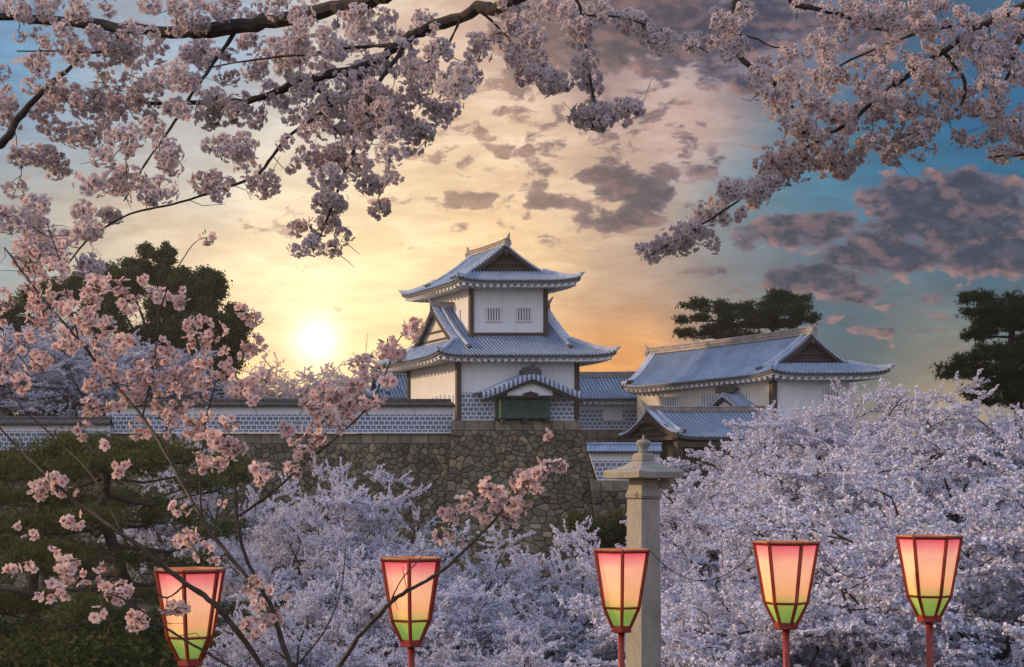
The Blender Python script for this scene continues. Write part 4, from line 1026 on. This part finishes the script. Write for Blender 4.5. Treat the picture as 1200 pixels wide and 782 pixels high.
def broadleaf(label, px, Y, zb, blobs_, n, size, seed, cols):
    r = np.random.default_rng(seed); x = (px - CX) / F * Y; root = thing('evergreen_tree', (x, Y, zb), label, 'tree'); wood = MB()
    cs, rs = [], []
    for (bx, by, br) in blobs_:
        Yb = Y + r.uniform(-3, 3); c = at(bx, by, Yb); R_ = br / F * Yb
        for k in range(11): d = r.normal(size=3); d /= np.linalg.norm(d); cs.append(c + d * R_ * r.uniform(.4, .9)); rs.append([R_ * r.uniform(.25, .52), R_ * r.uniform(.25, .52), R_ * r.uniform(.16, .36)])
        mid = np.array([(x + c[0]) / 2, (Y + Yb) / 2, zb + (c[2] - zb) * .55]); wood.tube([(x, Y, zb + 3), mid, c], [.35, .22, .06], 6)
    wood.tube([(x, Y, zb - .5), (x + .1, Y, zb + 4)], [.6, .42], 9)
    q, t = leaf_mass(np.array(cs), np.array(rs), n, size, .55, r, cols)
    wood.build('trunk', M['bark_far'], root); np_mesh('crown', q - np.array([x, Y, zb]), 4, M['leaf'], t, root); return root
dk = ((.045, .062, .022), (.075, .088, .030), (.12, .12, .045))
broadleaf('round dark evergreen tree beside the sun glow behind the parapet', 215, 152, 6.0, [(180, 312, 26), (150, 325, 28), (215, 330, 30), (245, 345, 28), (262, 372, 30), (230, 385, 34), (195, 360, 30), (255, 405, 30), (215, 420, 34), (275, 400, 22), (180, 400, 28), (245, 440, 30), (195, 300, 18), (135, 345, 20)], 110000, .17, 51, dk)
broadleaf('low dark evergreen tree half hidden by cherry blossom above the lower parapet', 95, 150, 6.0, [(80, 335, 26), (105, 340, 28), (50, 352, 28), (20, 372, 30), (0, 400, 34), (120, 375, 28), (90, 400, 34), (50, 420, 34), (130, 430, 34), (80, 450, 30)], 60000, .17, 52, dk)
# bushes at the foot of the tower stone base
def bush(label, px, py, Y, w_, h_, n, seed, cols=dk):
    r = np.random.default_rng(seed); c = at(px, py, Y); z0 = float(G(c[0], Y)); cs, rs = [], []
    for k in range(16): cs.append([c[0] + r.uniform(-w_, w_), Y + r.uniform(-1.2, 1.2), z0 + (c[2] - z0) * r.uniform(.2, 1)]); rs.append([1.1, 1.0, .8])
    q, t = leaf_mass(np.array(cs), np.array(rs), n, .12, .6, r, cols, .4); root = thing('shrub', (c[0], Y, z0), label, 'shrub', 'dark shrubs on the castle slope and valley floor')
    wood = MB()
    for p in cs: wood.tube([(c[0] + (p[0] - c[0]) * .4, Y, z0 - .1), p], [.07, .02], 5)
    wood.build('stem', M['bark_far'], root); np_mesh('foliage', q - np.array([c[0], Y, z0]), 4, M['leaf'], t, root)
bush('dark shrub at the flared foot of the tower stone base', 712, 610, 118, 2.6, 3, 16000, 61)
bush('dark shrub below the short white wall behind the stone pillar', 768, 600, 119, 2.6, 3, 14000, 62)

gr_ = ((.035, .055, .018), (.060, .080, .024), (.095, .095, .036))
for i, (px, Y, hh, lab) in enumerate(((-10, 54, 770, 'low shrub at the frame corner under the big pine'), (70, 56, 765, 'low shrub under the big pine, beside its trunk'), (150, 52, 776, 'low shrub hiding the foot of the big pine trunk'), (225, 57, 768, 'low shrub under the pine-side lantern'), (110, 70, 735, 'dark shrub further back behind the big pine trunk'), (20, 72, 738, 'dark shrub further back near the frame edge'), (290, 66, 760, 'low shrub between the big pine and the low cherry trees'))):
    bush(lab, px, hh, Y, 2.6, 2, 15000, 80 + i, gr_)
# ------------------------------------------------------------------ blue sheets spread on the valley floor
for i, (px, Y, wd, lab) in enumerate(((492, 75, 2.6, 'crumpled blue picnic sheet on the ground near the branch-crossed lantern pole'), (585, 77, 2.2, 'crumpled blue picnic sheet midway between two lantern poles'), (640, 74, 1.8, 'small blue picnic sheet under the cherry nearest the pillar-side lantern'), (792, 74, 2.0, 'blue picnic sheet beside the foot of the stone pillar'))):
    x = (px - CX) / F * Y; m = MB(); r = np.random.default_rng(i + 5)
    hh = r.uniform(.02, .55, size=(9, 9)); hh[0, :] = hh[-1, :] = .02; hh[:, 0] = hh[:, -1] = .02
    z0 = float(G(x, Y)) + .13
    m.grid([[(x + (a / 8 - .5) * wd * 2, Y + (b / 8 - .5) * 3, z0 + hh[a, b]) for a in range(9)] for b in range(9)], 0)
    m.grid([[(x + (a / 8 - .5) * wd * 2, Y + (b / 8 - .5) * 3, z0 + hh[a, b] - .012) for a in range(9)] for b in range(9)], 0, True)
    o = m.build('picnic_sheet', M['tarp']); tag(o, lab, 'picnic sheet', 'blue picnic sheets on the valley floor')

# ------------------------------------------------------------------ near flowering branches
def smooth_line(pts, sub=5, jit=0.0, r=None):
    P_ = [np.array(p, float) for p in pts]; out = []; K = len(P_)
    for i in range(K - 1):
        p0, p1, p2, p3 = P_[max(i - 1, 0)], P_[i], P_[i + 1], P_[min(i + 2, K - 1)]
        for k in range(sub):
            t = k / sub; q = .5 * ((2 * p1) + (-p0 + p2) * t + (2 * p0 - 5 * p1 + 4 * p2 - p3) * t * t + (-p0 + 3 * p1 - 3 * p2 + p3) * t ** 3)
            if jit: q[:3] += r.normal(size=3) * jit * (q[3] * 1.2)
            out.append(q)
    out.append(P_[-1]); return out
def flowers(centres, normals, size, r, deep, tint_hi=(1, 1, 1), tint_lo=(.80, .50, .55)):
    """five-petalled flowers: five cupped petals and a dark centre each"""
    n = len(centres); u, v, w_ = frames(n, normals); qs, ts = [], []; s = size * r.uniform(.78, 1.15, (n, 1)); cup = r.uniform(.0, .55, (n, 1)); bright = r.uniform(.86, 1.0, (n, 1))
    ph = r.uniform(0, 6.28, n)
    for k in range(5):
        a = ph + k * 2 * math.pi / 5; d = u * np.cos(a)[:, None] + v * np.sin(a)[:, None]; e = -u * np.sin(a)[:, None] + v * np.cos(a)[:, None]
        p0 = centres + d * s * .05; p2 = centres + d * s * 1.0 + w_ * s * cup; mid = centres + d * s * .62 + w_ * s * cup * .42
        pl = mid - e * s * .46; pr2 = mid + e * s * .46
        tl = centres + d * s * 1.02 + w_ * s * cup - e * s * .20; tr_ = centres + d * s * 1.02 + w_ * s * cup + e * s * .20
        qs.append(np.stack([p0, pr2, tr_, p2 - d * s * .10, tl, pl], 1))
        hi = np.array(tint_hi) * bright; lo = np.array(tint_lo) * bright; md = hi * .93 + lo * .07
        ts.append(np.stack([lo, md, hi, hi, hi, md], 1))
    a_ = centres + w_ * s * .10; hx = [a_ + (u * math.cos(k) + v * math.sin(k)) * s * .20 for k in np.linspace(0, 5.236, 6)]
    qs.append(np.stack(hx, 1)); ts.append(np.repeat(np.tile(np.array([[deep]]), (n, 1, 1)), 6, 1))
    return np.concatenate(qs), np.concatenate(ts)
def near_tree(name, label, cat, lines, ellipses, along, root_pt, base_lines, fl_size, per, crad, mat, seed, twig_r=.0022, bark='bark', group=None, leaf=False, yspread=.16, deep=(.30, .09, .09), stalk=True, lw=1.0, thin=1.0, bare=0):
    """lines: [(px, py, dist, radius px), ...] limbs; ellipses: blossom tufts (x, y, rx, ry, n); along: (line index, f0, f1, n, spread px)"""
    r = np.random.default_rng(seed); root = thing(name, root_pt, label, cat, group); off = np.array(root_pt, float)
    wood = MB(); nodes = []; npx = []; L3 = []
    for bl_ in base_lines:
        q = smooth_line(bl_, 5, .0, r); wood.tube([p[:3] for p in q], [p[3] for p in q], 12)
    for ln in lines:
        q = smooth_line(ln, 6, 0, r); pts, rad = [], []
        for k, p in enumerate(q):
            w3 = at(p[0], p[1], p[2]); rr = max(.0012, p[3] * lw / F * p[2]); w3 = w3 + r.normal(size=3) * rr * .18; pts.append(w3); rad.append(rr * (1 + .10 * r.normal()))
            nodes.append(w3); npx.append((p[0], p[1], p[2]))
        wood.tube(pts, rad, 8 if rad[0] > .012 else 5); L3.append(q)
    cl = []
    for (x, y, rx, ry, n) in ellipses:
        for _ in range(n if n < 9 else int(n * thin)):
            a = r.uniform(0, 6.283); f = math.sqrt(r.random()); cl.append((x + rx * f * math.cos(a), y + ry * f * math.sin(a)))
    for (li, f0, f1, n, sd) in along:
        q = L3[li]
        for _ in range(n):
            f = r.uniform(f0, f1) * (len(q) - 1); p = q[int(f)]; cl.append((p[0] + r.normal() * sd, p[1] + r.normal() * sd + sd * .3))
    nodes = [np.array(p) for p in nodes]; NP = np.array(npx); sk = NP.copy()
    cl.sort(key=lambda c: np.min((sk[:, 0] - c[0]) ** 2 + (sk[:, 1] - c[1]) ** 2))
    C, Nn = [], []; NP = list(map(tuple, NP)); arr = np.array(NP); sizes = []
    lf_c, lf_n = [], []; stk = []
    for (x, y) in cl:
        i = int(np.argmin((arr[:, 0] - x) ** 2 + (arr[:, 1] - y) ** 2)); Yc = arr[i, 2] + r.normal() * yspread; c = at(x, y, Yc); p = nodes[i]
        d = np.linalg.norm(c - p); mid = p * .6 + c * .4 + r.normal(size=3) * d * .05 + np.array([0, 0, -.10 * d]); m2 = p * .25 + c * .75 + r.normal(size=3) * d * .03 + np.array([0, 0, -.07 * d])
        wood.tube([p, mid, m2, c], [twig_r * 1.5, twig_r * 1.2, twig_r, twig_r * .8], 4, cap=False)
        for q in (mid, m2, c): nodes.append(q); Yq = q[1]; NP.append((q[0] / Yq * F + CX, HY - q[2] / Yq * F, Yq))
        arr = np.array(NP)
        k = 2; R_ = crad * r.choice([.6, .8, 1.0, 1.3, 1.5]) * r.uniform(.85, 1.15); k = max(2, int(per * (R_ / crad) ** 1.6 * r.uniform(.8, 1.2))); dd = r.normal(size=(k, 3)); dd /= np.linalg.norm(dd, axis=1, keepdims=True)
        pos = c + dd * R_ * r.uniform(.65, 1.0, (k, 1)) * [1, 1, .85]; C.append(pos); Nn.append(dd + r.normal(size=(k, 3)) * .35 + [0, 0, -.1])
        if stalk:
            for j in range(min(k, 7)): stk.append((c, pos[j]))
        if leaf or r.random() < .35:
            kk = 3; d2 = r.normal(size=(kk, 3)); d2 /= np.linalg.norm(d2, axis=1, keepdims=True); lf_c.append(c + d2 * R_ * .5); lf_n.append(d2)
    for _ in range(bare):
        p = nodes[r.integers(0, len(nodes))]; d = r.normal(size=3) * [1, .5, .8] + [0, 0, -.25]; d /= np.linalg.norm(d); ln_ = r.uniform(.04, .13) * (1 if twig_r < .0015 else 1.3); q1 = p + d * ln_ * .5 + r.normal(size=3) * ln_ * .08; q2 = q1 + (d + r.normal(size=3) * .6) * ln_ * .5
        wood.tube([p, q1, q2], [twig_r * 1.2, twig_r, twig_r * .6], 4, cap=False)
    for a, b in stk: wood.tube([a, b], [.0010, .0008], 3, cap=False)
    wood.build('trunk', M[bark], root)
    q, t = flowers(np.concatenate(C), np.concatenate(Nn), fl_size, r, deep); np_mesh('blossom', q - off, 6, M[mat], t, root)
    if lf_c:
        c = np.concatenate(lf_c); d = np.concatenate(lf_n); u, v, w_ = frames(len(c), d); s = fl_size * .9
        q = np.stack([c, c + w_ * s * .8 + u * s * .22, c + w_ * s * 1.7, c + w_ * s * .8 - u * s * .22], 1)
        t = np.array([(.16, .13, .035), (.12, .15, .04), (.22, .10, .05)])[r.integers(0, 3, len(c))]; np_mesh('young_leaves', q - off, 4, M['leaf'], t, root)
    return root

# overhanging cherry, trunk behind the viewer
def w4(p, r): return (float(p[0]), float(p[1]), float(p[2]), r)
LA = [(500, -45, 6.2, 13), (440, -2, 6.6, 12), (380, 12, 6.8, 11), (320, 24, 7.0, 10), (250, 34, 7.2, 10.5), (210, 37, 7.3, 9.5), (100, 28, 7.5, 8), (0, 20, 7.8, 6), (-120, 18, 8.2, 4)]
LB = [(700, -80, 6.4, 11), (600, 2, 6.8, 9), (560, 12, 7.0, 9), (500, 34, 7.2, 8), (470, 50, 7.3, 7.5), (425, 79, 7.4, 7), (355, 95, 7.6, 6), (325, 107, 7.7, 5), (290, 119, 7.8, 4.5), (240, 120, 7.9, 3.5), (180, 121, 8.0, 2.5), (130, 118, 8.1, 1.5)]
LC = [(482, 45, 7.2, 3.5), (460, 75, 7.1, 3.2), (440, 105, 7.0, 3), (425, 150, 6.9, 2.6), (405, 200, 6.8, 2), (388, 245, 6.8, 1.6), (372, 285, 6.8, 1)]
LD = [(276, 36, 7.2, 3), (250, 75, 7.1, 2.8), (225, 110, 7.0, 2.4), (200, 150, 7.0, 2), (172, 190, 6.9, 1.6), (145, 236, 6.9, 1)]
LE = [(425, 85, 7.4, 3), (380, 130, 7.2, 2.6), (335, 163, 7.0, 2.4), (305, 202, 6.9, 2.2), (265, 220, 6.8, 2), (200, 240, 6.7, 1.7), (150, 252, 6.6, 1.5), (100, 284, 6.5, 1.3), (70, 326, 6.4, 1)]
LF = [(-140, 18, 8.3, 4), (-130, 120, 8.0, 6), (-60, 180, 7.8, 7), (0, 168, 7.6, 6), (22, 138, 7.6, 5), (52, 104, 7.6, 4), (80, 82, 7.7, 3), (96, 62, 7.8, 2)]
LH = [(640, -30, 6.8, 3), (675, 0, 6.8, 2.4), (682, 30, 6.8, 2.2), (688, 70, 6.8, 2), (697, 128, 6.8, 1.4), (694, 150, 6.8, 1)]
LI = [(560, 12, 7.0, 2), (590, 38, 7.0, 1.8), (618, 76, 7.0, 1.4), (655, 106, 7.0, 1)]
LJ = [(680, 18, 6.8, 1.8), (725, 20, 6.8, 1.5), (765, 32, 6.8, 1.3), (800, 45, 6.8, 1.1), (830, 62, 6.8, .9)]
LK2 = [(470, 52, 7.3, 3), (420, 55, 7.5, 2.5), (370, 62, 7.6, 2), (300, 70, 7.7, 1.5), (240, 80, 7.8, 1)]
LM2 = [(360, 100, 7.5, 3), (385, 115, 7.4, 2.5), (380, 138, 7.3, 2), (400, 160, 7.2, 1.6), (395, 190, 7.2, 1)]
LN2 = [(540, 20, 7.0, 2), (520, 60, 7.0, 1.6), (480, 90, 7.0, 1.4), (500, 120, 7.0, 1.1), (530, 130, 7.0, .8)]
LO2 = [(150, 30, 7.4, 2.6), (120, 60, 7.5, 2), (80, 60, 7.6, 1.5), (20, 60, 7.8, 1)]
ell = [(60, 8, 90, 16, 26), (100, 55, 90, 28, 44), (30, 100, 55, 38, 36), (170, 80, 60, 40, 40), (85, 135, 60, 26, 30), (160, 128, 60, 30, 38), (240, 85, 60, 34, 34), (230, 20, 60, 14, 14), (310, 62, 60, 26, 34), (270, 125, 60, 24, 30), (345, 120, 46, 34, 30),
       (400, 50, 60, 34, 40), (395, 100, 50, 36, 36), (450, 25, 50, 20, 20), (455, 90, 44, 34, 30), (440, 135, 40, 34, 28), (370, 165, 36, 26, 18), (410, 190, 30, 26, 16), (470, 160, 26, 24, 12), (300, 8, 90, 14, 24), (490, 55, 36, 28, 18), (510, 95, 22, 20, 8), (485, 155, 20, 13, 6),
       (95, 8, 200, 12, 20), (125, 170, 40, 14, 12), (15, 130, 20, 20, 6), (147, 163, 8, 8, 2), (30, 183, 11, 9, 3), (55, 192, 18, 14, 7), (72, 206, 10, 10, 3), (22, 222, 9, 9, 2), (42, 237, 14, 8, 3), (112, 258, 30, 15, 14), (20, 262, 22, 8, 5), (48, 266, 10, 8, 2), (66, 290, 26, 14, 10), (42, 304, 22, 12, 7), (104, 306, 10, 8, 2),
       (112, 214, 10, 8, 3), (140, 212, 18, 17, 8), (182, 222, 15, 8, 4), (168, 232, 8, 6, 2), (192, 182, 16, 12, 5), (200, 200, 10, 8, 2), (245, 216, 22, 12, 9), (262, 172, 20, 10, 6), (290, 182, 12, 12, 4), (275, 168, 18, 10, 5), (317, 217, 8, 8, 2), (342, 195, 9, 8, 2), (367, 188, 9, 8, 2), (384, 212, 9, 9, 2), (352, 265, 10, 5, 3), (384, 263, 12, 6, 3),
       (358, 287, 11, 5, 3), (389, 294, 9, 6, 2), (378, 240, 14, 8, 4), (396, 245, 9, 8, 2), (442, 240, 9, 7, 2), (440, 215, 16, 10, 4), (465, 206, 12, 7, 3), (492, 118, 20, 10, 5), (525, 95, 26, 14, 8), (545, 85, 14, 9, 4), (528, 130, 16, 8, 4), (580, 48, 22, 10, 5),
       (615, 45, 20, 12, 6), (600, 30, 20, 10, 4), (628, 80, 22, 14, 8), (655, 100, 16, 8, 5), (608, 72, 12, 8, 3), (680, 38, 14, 10, 5), (690, 92, 12, 26, 9), (698, 138, 18, 10, 8), (740, 126, 10, 6, 4), (720, 132, 10, 5, 3), (700, 20, 12, 8, 3), (640, 10, 30, 8, 5), (560, 60, 16, 14, 4), (335, 235, 4, 4, 0), (300, 215, 14, 5, 3), (590, 5, 30, 8, 5)]
trunk_left = [[w4((1.7, -2.2, -2.2), .28), w4((1.5, -1.9, -.6), .22), w4((1.2, -1.2, 1.2), .19), w4((.7, .6, 2.5), .13), w4((.2, 3.2, 2.75), .08), w4(at(500, -45, 6.2), .048)],
              [w4((1.2, -1.2, 1.2), .16), w4((1.4, 1.0, 2.4), .11), w4((1.1, 3.8, 2.75), .07), w4(at(700, -80, 6.4), .042)]]
near_tree('cherry_tree', 'overhanging cherry whose thick dark bough and pale blossom fill the upper corner over the sun', 'cherry tree',
          [LA, LB, LC, LD, LE, LF, LH, LI, LJ, LK2, LM2, LN2, LO2], ell, [(8, .1, 1, 16, 8), (7, .3, 1, 4, 6), (2, .2, .95, 22, 12), (6, .2, 1, 8, 7)], (1.7, -2.2, -2.1), trunk_left, .0178, 17, .047, 'petal', 71, lw=.82, thin=.68, bare=80, twig_r=.0017)
RK = [(1420, -160, 7.0, 12), (1300, -50, 7.2, 8), (1200, 6, 7.4, 5), (1150, 31, 7.5, 4.2), (1105, 60, 7.5, 3.6), (1065, 88, 7.5, 3), (1030, 114, 7.5, 2.6), (995, 144, 7.5, 2.4), (950, 170, 7.5, 2), (910, 200, 7.5, 1.8), (880, 225, 7.5, 1.6), (825, 262, 7.5, 1.2), (765, 297, 7.5, .8)]
RL = [(1000, -130, 7.2, 7), (900, -40, 7.3, 5), (867, -5, 7.4, 4), (858, 25, 7.4, 3.8), (857, 55, 7.4, 3.4), (880, 78, 7.4, 3), (905, 96, 7.4, 2.6), (926, 122, 7.4, 2), (948, 155, 7.4, 1.3)]
RM = [(940, -90, 7.2, 5), (925, -6, 7.2, 3.4), (950, 9, 7.3, 3.2), (985, 17, 7.4, 2.6), (1010, 30, 7.4, 2), (1045, 37, 7.5, 1.2)]
RN = [(1290, 160, 7.6, 3), (1230, 178, 7.6, 2), (1160, 184, 7.6, 1)]
RO = [(1105, 60, 7.5, 2.4), (1130, 95, 7.5, 2), (1120, 130, 7.5, 1.6), (1060, 160, 7.5, 1)]
RP = [(1150, 30, 7.5, 2.2), (1090, 35, 7.6, 1.8), (1020, 60, 7.7, 1.4), (960, 90, 7.7, 1)]
RQ = [(862, 40, 7.4, 1.4), (885, 45, 7.4, 1.2), (905, 55, 7.4, .9), (925, 56, 7.4, .7)]
RR = [(1240, -20, 7.3, 4), (1195, 45, 7.3, 3), (1180, 90, 7.4, 2), (1150, 140, 7.4, 1.2)]
ellr = [(846, 28, 18, 14, 7), (842, 54, 16, 12, 6), (880, 10, 14, 8, 3), (1000, 18, 30, 12, 9), (1060, 25, 40, 20, 20), (1110, 30, 50, 28, 34), (1170, 45, 44, 40, 40), (1120, 85, 50, 34, 34), (1185, 105, 26, 46, 24), (1060, 100, 50, 34, 32), (1105, 135, 50, 32, 36), (1040, 145, 50, 30, 30), (1000, 120, 40, 26, 18),
        (1150, 150, 30, 26, 16), (1060, 175, 40, 14, 14), (985, 165, 36, 26, 18), (975, 200, 22, 12, 8), (945, 80, 40, 30, 14), (965, 50, 34, 22, 12), (925, 110, 26, 16, 8), (905, 85, 16, 12, 4), (930, 140, 24, 16, 9), (938, 168, 30, 20, 14), (900, 195, 26, 18, 13), (945, 195, 20, 12, 7), (870, 222, 26, 14, 12), (895, 228, 14, 8, 4),
        (830, 246, 22, 12, 10), (850, 252, 26, 6, 6), (812, 270, 18, 10, 6), (790, 287, 20, 6, 6), (760, 294, 12, 7, 4), (1175, 178, 18, 5, 5), (1196, 170, 8, 10, 2), (1200, 140, 20, 20, 10), (1230, 60, 30, 60, 20), (1020, 60, 30, 20, 10), (1040, 5, 60, 6, 8), (960, 120, 20, 16, 6), (1000, 90, 26, 16, 8)]
trunk_right = [[w4((8.6, 6.2, -2.2), .26), w4((8.4, 6.3, -.5), .21), w4((7.7, 6.4, 1.2), .17), w4((6.0, 6.6, 2.6), .11), w4(at(1420, -160, 7.0), .052)],
               [w4((6.0, 6.6, 2.6), .08), w4((4.2, 6.9, 3.3), .055), w4(at(1000, -130, 7.2), .032)], [w4(at(1000, -130, 7.2), .03), w4(at(965, -115, 7.2), .026), w4(at(940, -90, 7.2), .022)],
               [w4((7.7, 6.4, 1.2), .07), w4((5.0, 7.2, 1.9), .04), w4(at(1290, 160, 7.6), .014)]]
near_tree('cherry_tree', 'overhanging cherry branches with pale blossom against the blue sky in the other upper corner', 'cherry tree',
          [RK, RL, RM, RN, RO, RP, RQ, RR], ellr, [(0, .55, .98, 40, 9), (1, .5, 1, 14, 9), (2, .3, 1, 6, 8)], (8.6, 6.2, -2.1), trunk_right, .0178, 16, .046, 'petal', 72, thin=.70, bare=40, twig_r=.0017)
# young pink cherry in front
Y0 = 4.6; gz0 = float(G(-.9, Y0))
Sa = [(322, 800, Y0, 4.6), (259, 716, Y0, 4.4), (218, 684, Y0, 4), (153, 633, 4.6, 3.4), (93, 591, 4.7, 2.8), (56, 559, 4.7, 2.2), (19, 522, 4.8, 1.8), (-20, 480, 4.8, 1.2)]
Sb = [(346, 800, 4.5, 4.6), (330, 750, 4.5, 4.2), (315, 707, 4.5, 3.6), (287, 651, 4.5, 3), (278, 605, 4.5, 2.6), (273, 545, 4.5, 2), (262, 510, 4.5, 1.4)]
Sc = [(296, 684, 4.5, 3.2), (250, 628, 4.6, 3.2), (222, 582, 4.7, 3), (194, 531, 4.8, 2.8), (167, 489, 4.9, 2.6), (125, 440, 5.0, 2.2), (93, 400, 5.0, 2), (50, 350, 5.1, 1.7), (20, 310, 5.1, 1.4), (5, 290, 5.1, 1)]
Sd = [(279, 606, 4.5, 2), (324, 573, 4.5, 2.2), (352, 547, 4.6, 2), (395, 512, 4.6, 1.9), (430, 478, 4.7, 1.6), (455, 430, 4.7, 1.4), (466, 400, 4.7, 1.1), (488, 378, 4.7, .9)]
Se = [(385, 800, 4.4, 4.4), (420, 748, 4.4, 4), (457, 708, 4.4, 3.6), (472, 696, 4.4, 3.2), (514, 672, 4.4, 2.8), (547, 643, 4.4, 2.3), (588, 600, 4.4, 1.9), (618, 564, 4.4, 1.5), (642, 545, 4.4, 1)]
Sf = [(236, 605, 4.6, 1.8), (235, 560, 4.6, 1.6), (240, 500, 4.7, 1.4), (255, 440, 4.7, 1.2), (268, 400, 4.7, .9)]
Sg = [(167, 489, 4.9, 1.6), (180, 430, 4.9, 1.4), (187, 370, 4.9, 1.2), (200, 330, 4.9, 1), (225, 288, 4.9, .8), (243, 278, 4.9, .6)]
Sh = [(93, 400, 5.0, 1.4), (80, 350, 5.0, 1.2), (68, 300, 5.0, 1), (55, 262, 5.0, .7)]
Si = [(218, 684, 4.6, 1.6), (190, 700, 4.6, 1.4), (150, 660, 4.6, 1.2), (100, 655, 4.6, 1), (40, 665, 4.6, .7)]
Sj = [(457, 708, 4.4, 1.4), (470, 680, 4.4, 1.1), (492, 655, 4.4, .9), (500, 635, 4.4, .6)]
Sk = [(150, 640, 4.6, 1.6), (110, 560, 4.7, 1.4), (60, 510, 4.8, 1.1), (20, 470, 4.8, .9), (-10, 410, 4.8, .7)]
Sl = [(300, 800, 4.3, 2.4), (250, 770, 4.3, 2.2), (200, 740, 4.3, 1.8), (140, 700, 4.3, 1.3), (80, 690, 4.3, .8)]
Sm = [(340, 790, 4.5, 1.8), (380, 740, 4.5, 1.5), (400, 690, 4.6, 1.1), (405, 640, 4.6, .8)]
elp = [(45, 300, 40, 24, 9), (40, 360, 52, 34, 20), (25, 425, 42, 36, 16), (110, 350, 45, 30, 12), (165, 340, 40, 26, 7), (200, 345, 22, 20, 5), (230, 385, 34, 26, 8), (105, 392, 44, 24, 15), (150, 425, 50, 30, 20), (205, 440, 50, 30, 18), (252, 440, 36, 26, 10), (125, 465, 40, 18, 11), (190, 490, 40, 20, 11), (285, 455, 26, 20, 6),
       (262, 500, 30, 20, 5), (285, 375, 12, 10, 2), (292, 410, 12, 12, 3), (232, 478, 20, 16, 4), (60, 568, 22, 10, 5), (75, 578, 12, 6, 2), (120, 525, 10, 8, 2), (140, 552, 10, 8, 2), (97, 510, 7, 6, 1), (80, 607, 9, 6, 2), (211, 598, 8, 6, 2), (219, 634, 12, 12, 4), (20, 620, 6, 6, 1), (40, 625, 5, 4, 1), (60, 648, 6, 4, 1), (22, 664, 20, 10, 5), (50, 692, 22, 8, 4),
       (100, 668, 30, 13, 9), (138, 690, 18, 10, 4), (112, 720, 6, 4, 1), (175, 728, 18, 8, 3), (245, 655, 10, 8, 2), (212, 715, 20, 12, 4), (305, 690, 18, 12, 6), (325, 715, 24, 14, 6), (295, 740, 20, 12, 4), (385, 482, 26, 24, 14), (420, 465, 26, 22, 12), (365, 520, 22, 18, 9), (350, 545, 18, 12, 6), (435, 430, 18, 20, 6), (455, 412, 12, 10, 3), (484, 382, 7, 4, 1),
       (310, 560, 8, 8, 2), (232, 505, 18, 16, 5), (242, 545, 14, 10, 3), (264, 590, 8, 7, 1), (335, 500, 10, 8, 2), (272, 525, 10, 8, 2), (520, 610, 10, 10, 4), (515, 632, 6, 6, 1), (552, 592, 14, 9, 5), (573, 575, 12, 7, 4), (598, 590, 22, 13, 9), (625, 562, 20, 11, 9), (641, 548, 12, 9, 5), (600, 608, 12, 6, 2), (562, 612, 7, 6, 1), (641, 508, 4, 3, 1), (532, 640, 6, 5, 1), (225, 300, 3, 3, 0), (243, 280, 4, 3, 1)]
stem_base = [[w4((-.62, 4.45, gz0 - .1), .030), w4((-.66, 4.5, gz0 + .6), .020), w4(at(322, 800, Y0), .0127)], [w4((-.62, 4.45, gz0), .022), w4((-.66, 4.46, -.9), .015), w4(at(346, 800, 4.5), .0124)],
             [w4((-.62, 4.45, gz0), .022), w4((-.60, 4.42, -.9), .015), w4(at(385, 800, 4.4), .0116)], [w4((-.66, 4.46, -.9), .008), w4(at(300, 800, 4.3), .0062)], [w4((-.66, 4.46, -.9), .008), w4(at(340, 790, 4.5), .0049)]]
near_tree('cherry_sapling', 'thin many-stemmed young cherry with sparse salmon pink blossom in front of everything', 'cherry sapling',
          [Sa, Sb, Sc, Sd, Se, Sf, Sg, Sh, Si, Sj, Sk, Sl, Sm], elp, [(3, .5, 1, 8, 5), (4, .75, 1, 4, 5)], (-.62, 4.45, gz0), stem_base, .0165, 5.5, .026, 'petal_pink', 73, twig_r=.0011, bark='twig', leaf=True, yspread=.10, deep=(.45, .10, .10), lw=.78, bare=150)

# ------------------------------------------------------------------ air
hm = bpy.data.materials.new('evening_air'); hm.use_nodes = True; nt = hm.node_tree; nt.nodes.clear()
pv = nt.nodes.new('ShaderNodeVolumePrincipled'); pv.inputs['Color'].default_value = (.95, .86, .74, 1); pv.inputs['Density'].default_value = .00035; pv.inputs['Anisotropy'].default_value = .55
mo = nt.nodes.new('ShaderNodeOutputMaterial'); nt.links.new(pv.outputs[0], mo.inputs['Volume'])
m = MB(); m.box((-2600, -400, -22), (2600, 5200, 45)); o = m.build('haze', hm); tag(o, kind='stuff')
sc.cycles.volume_bounces = 0
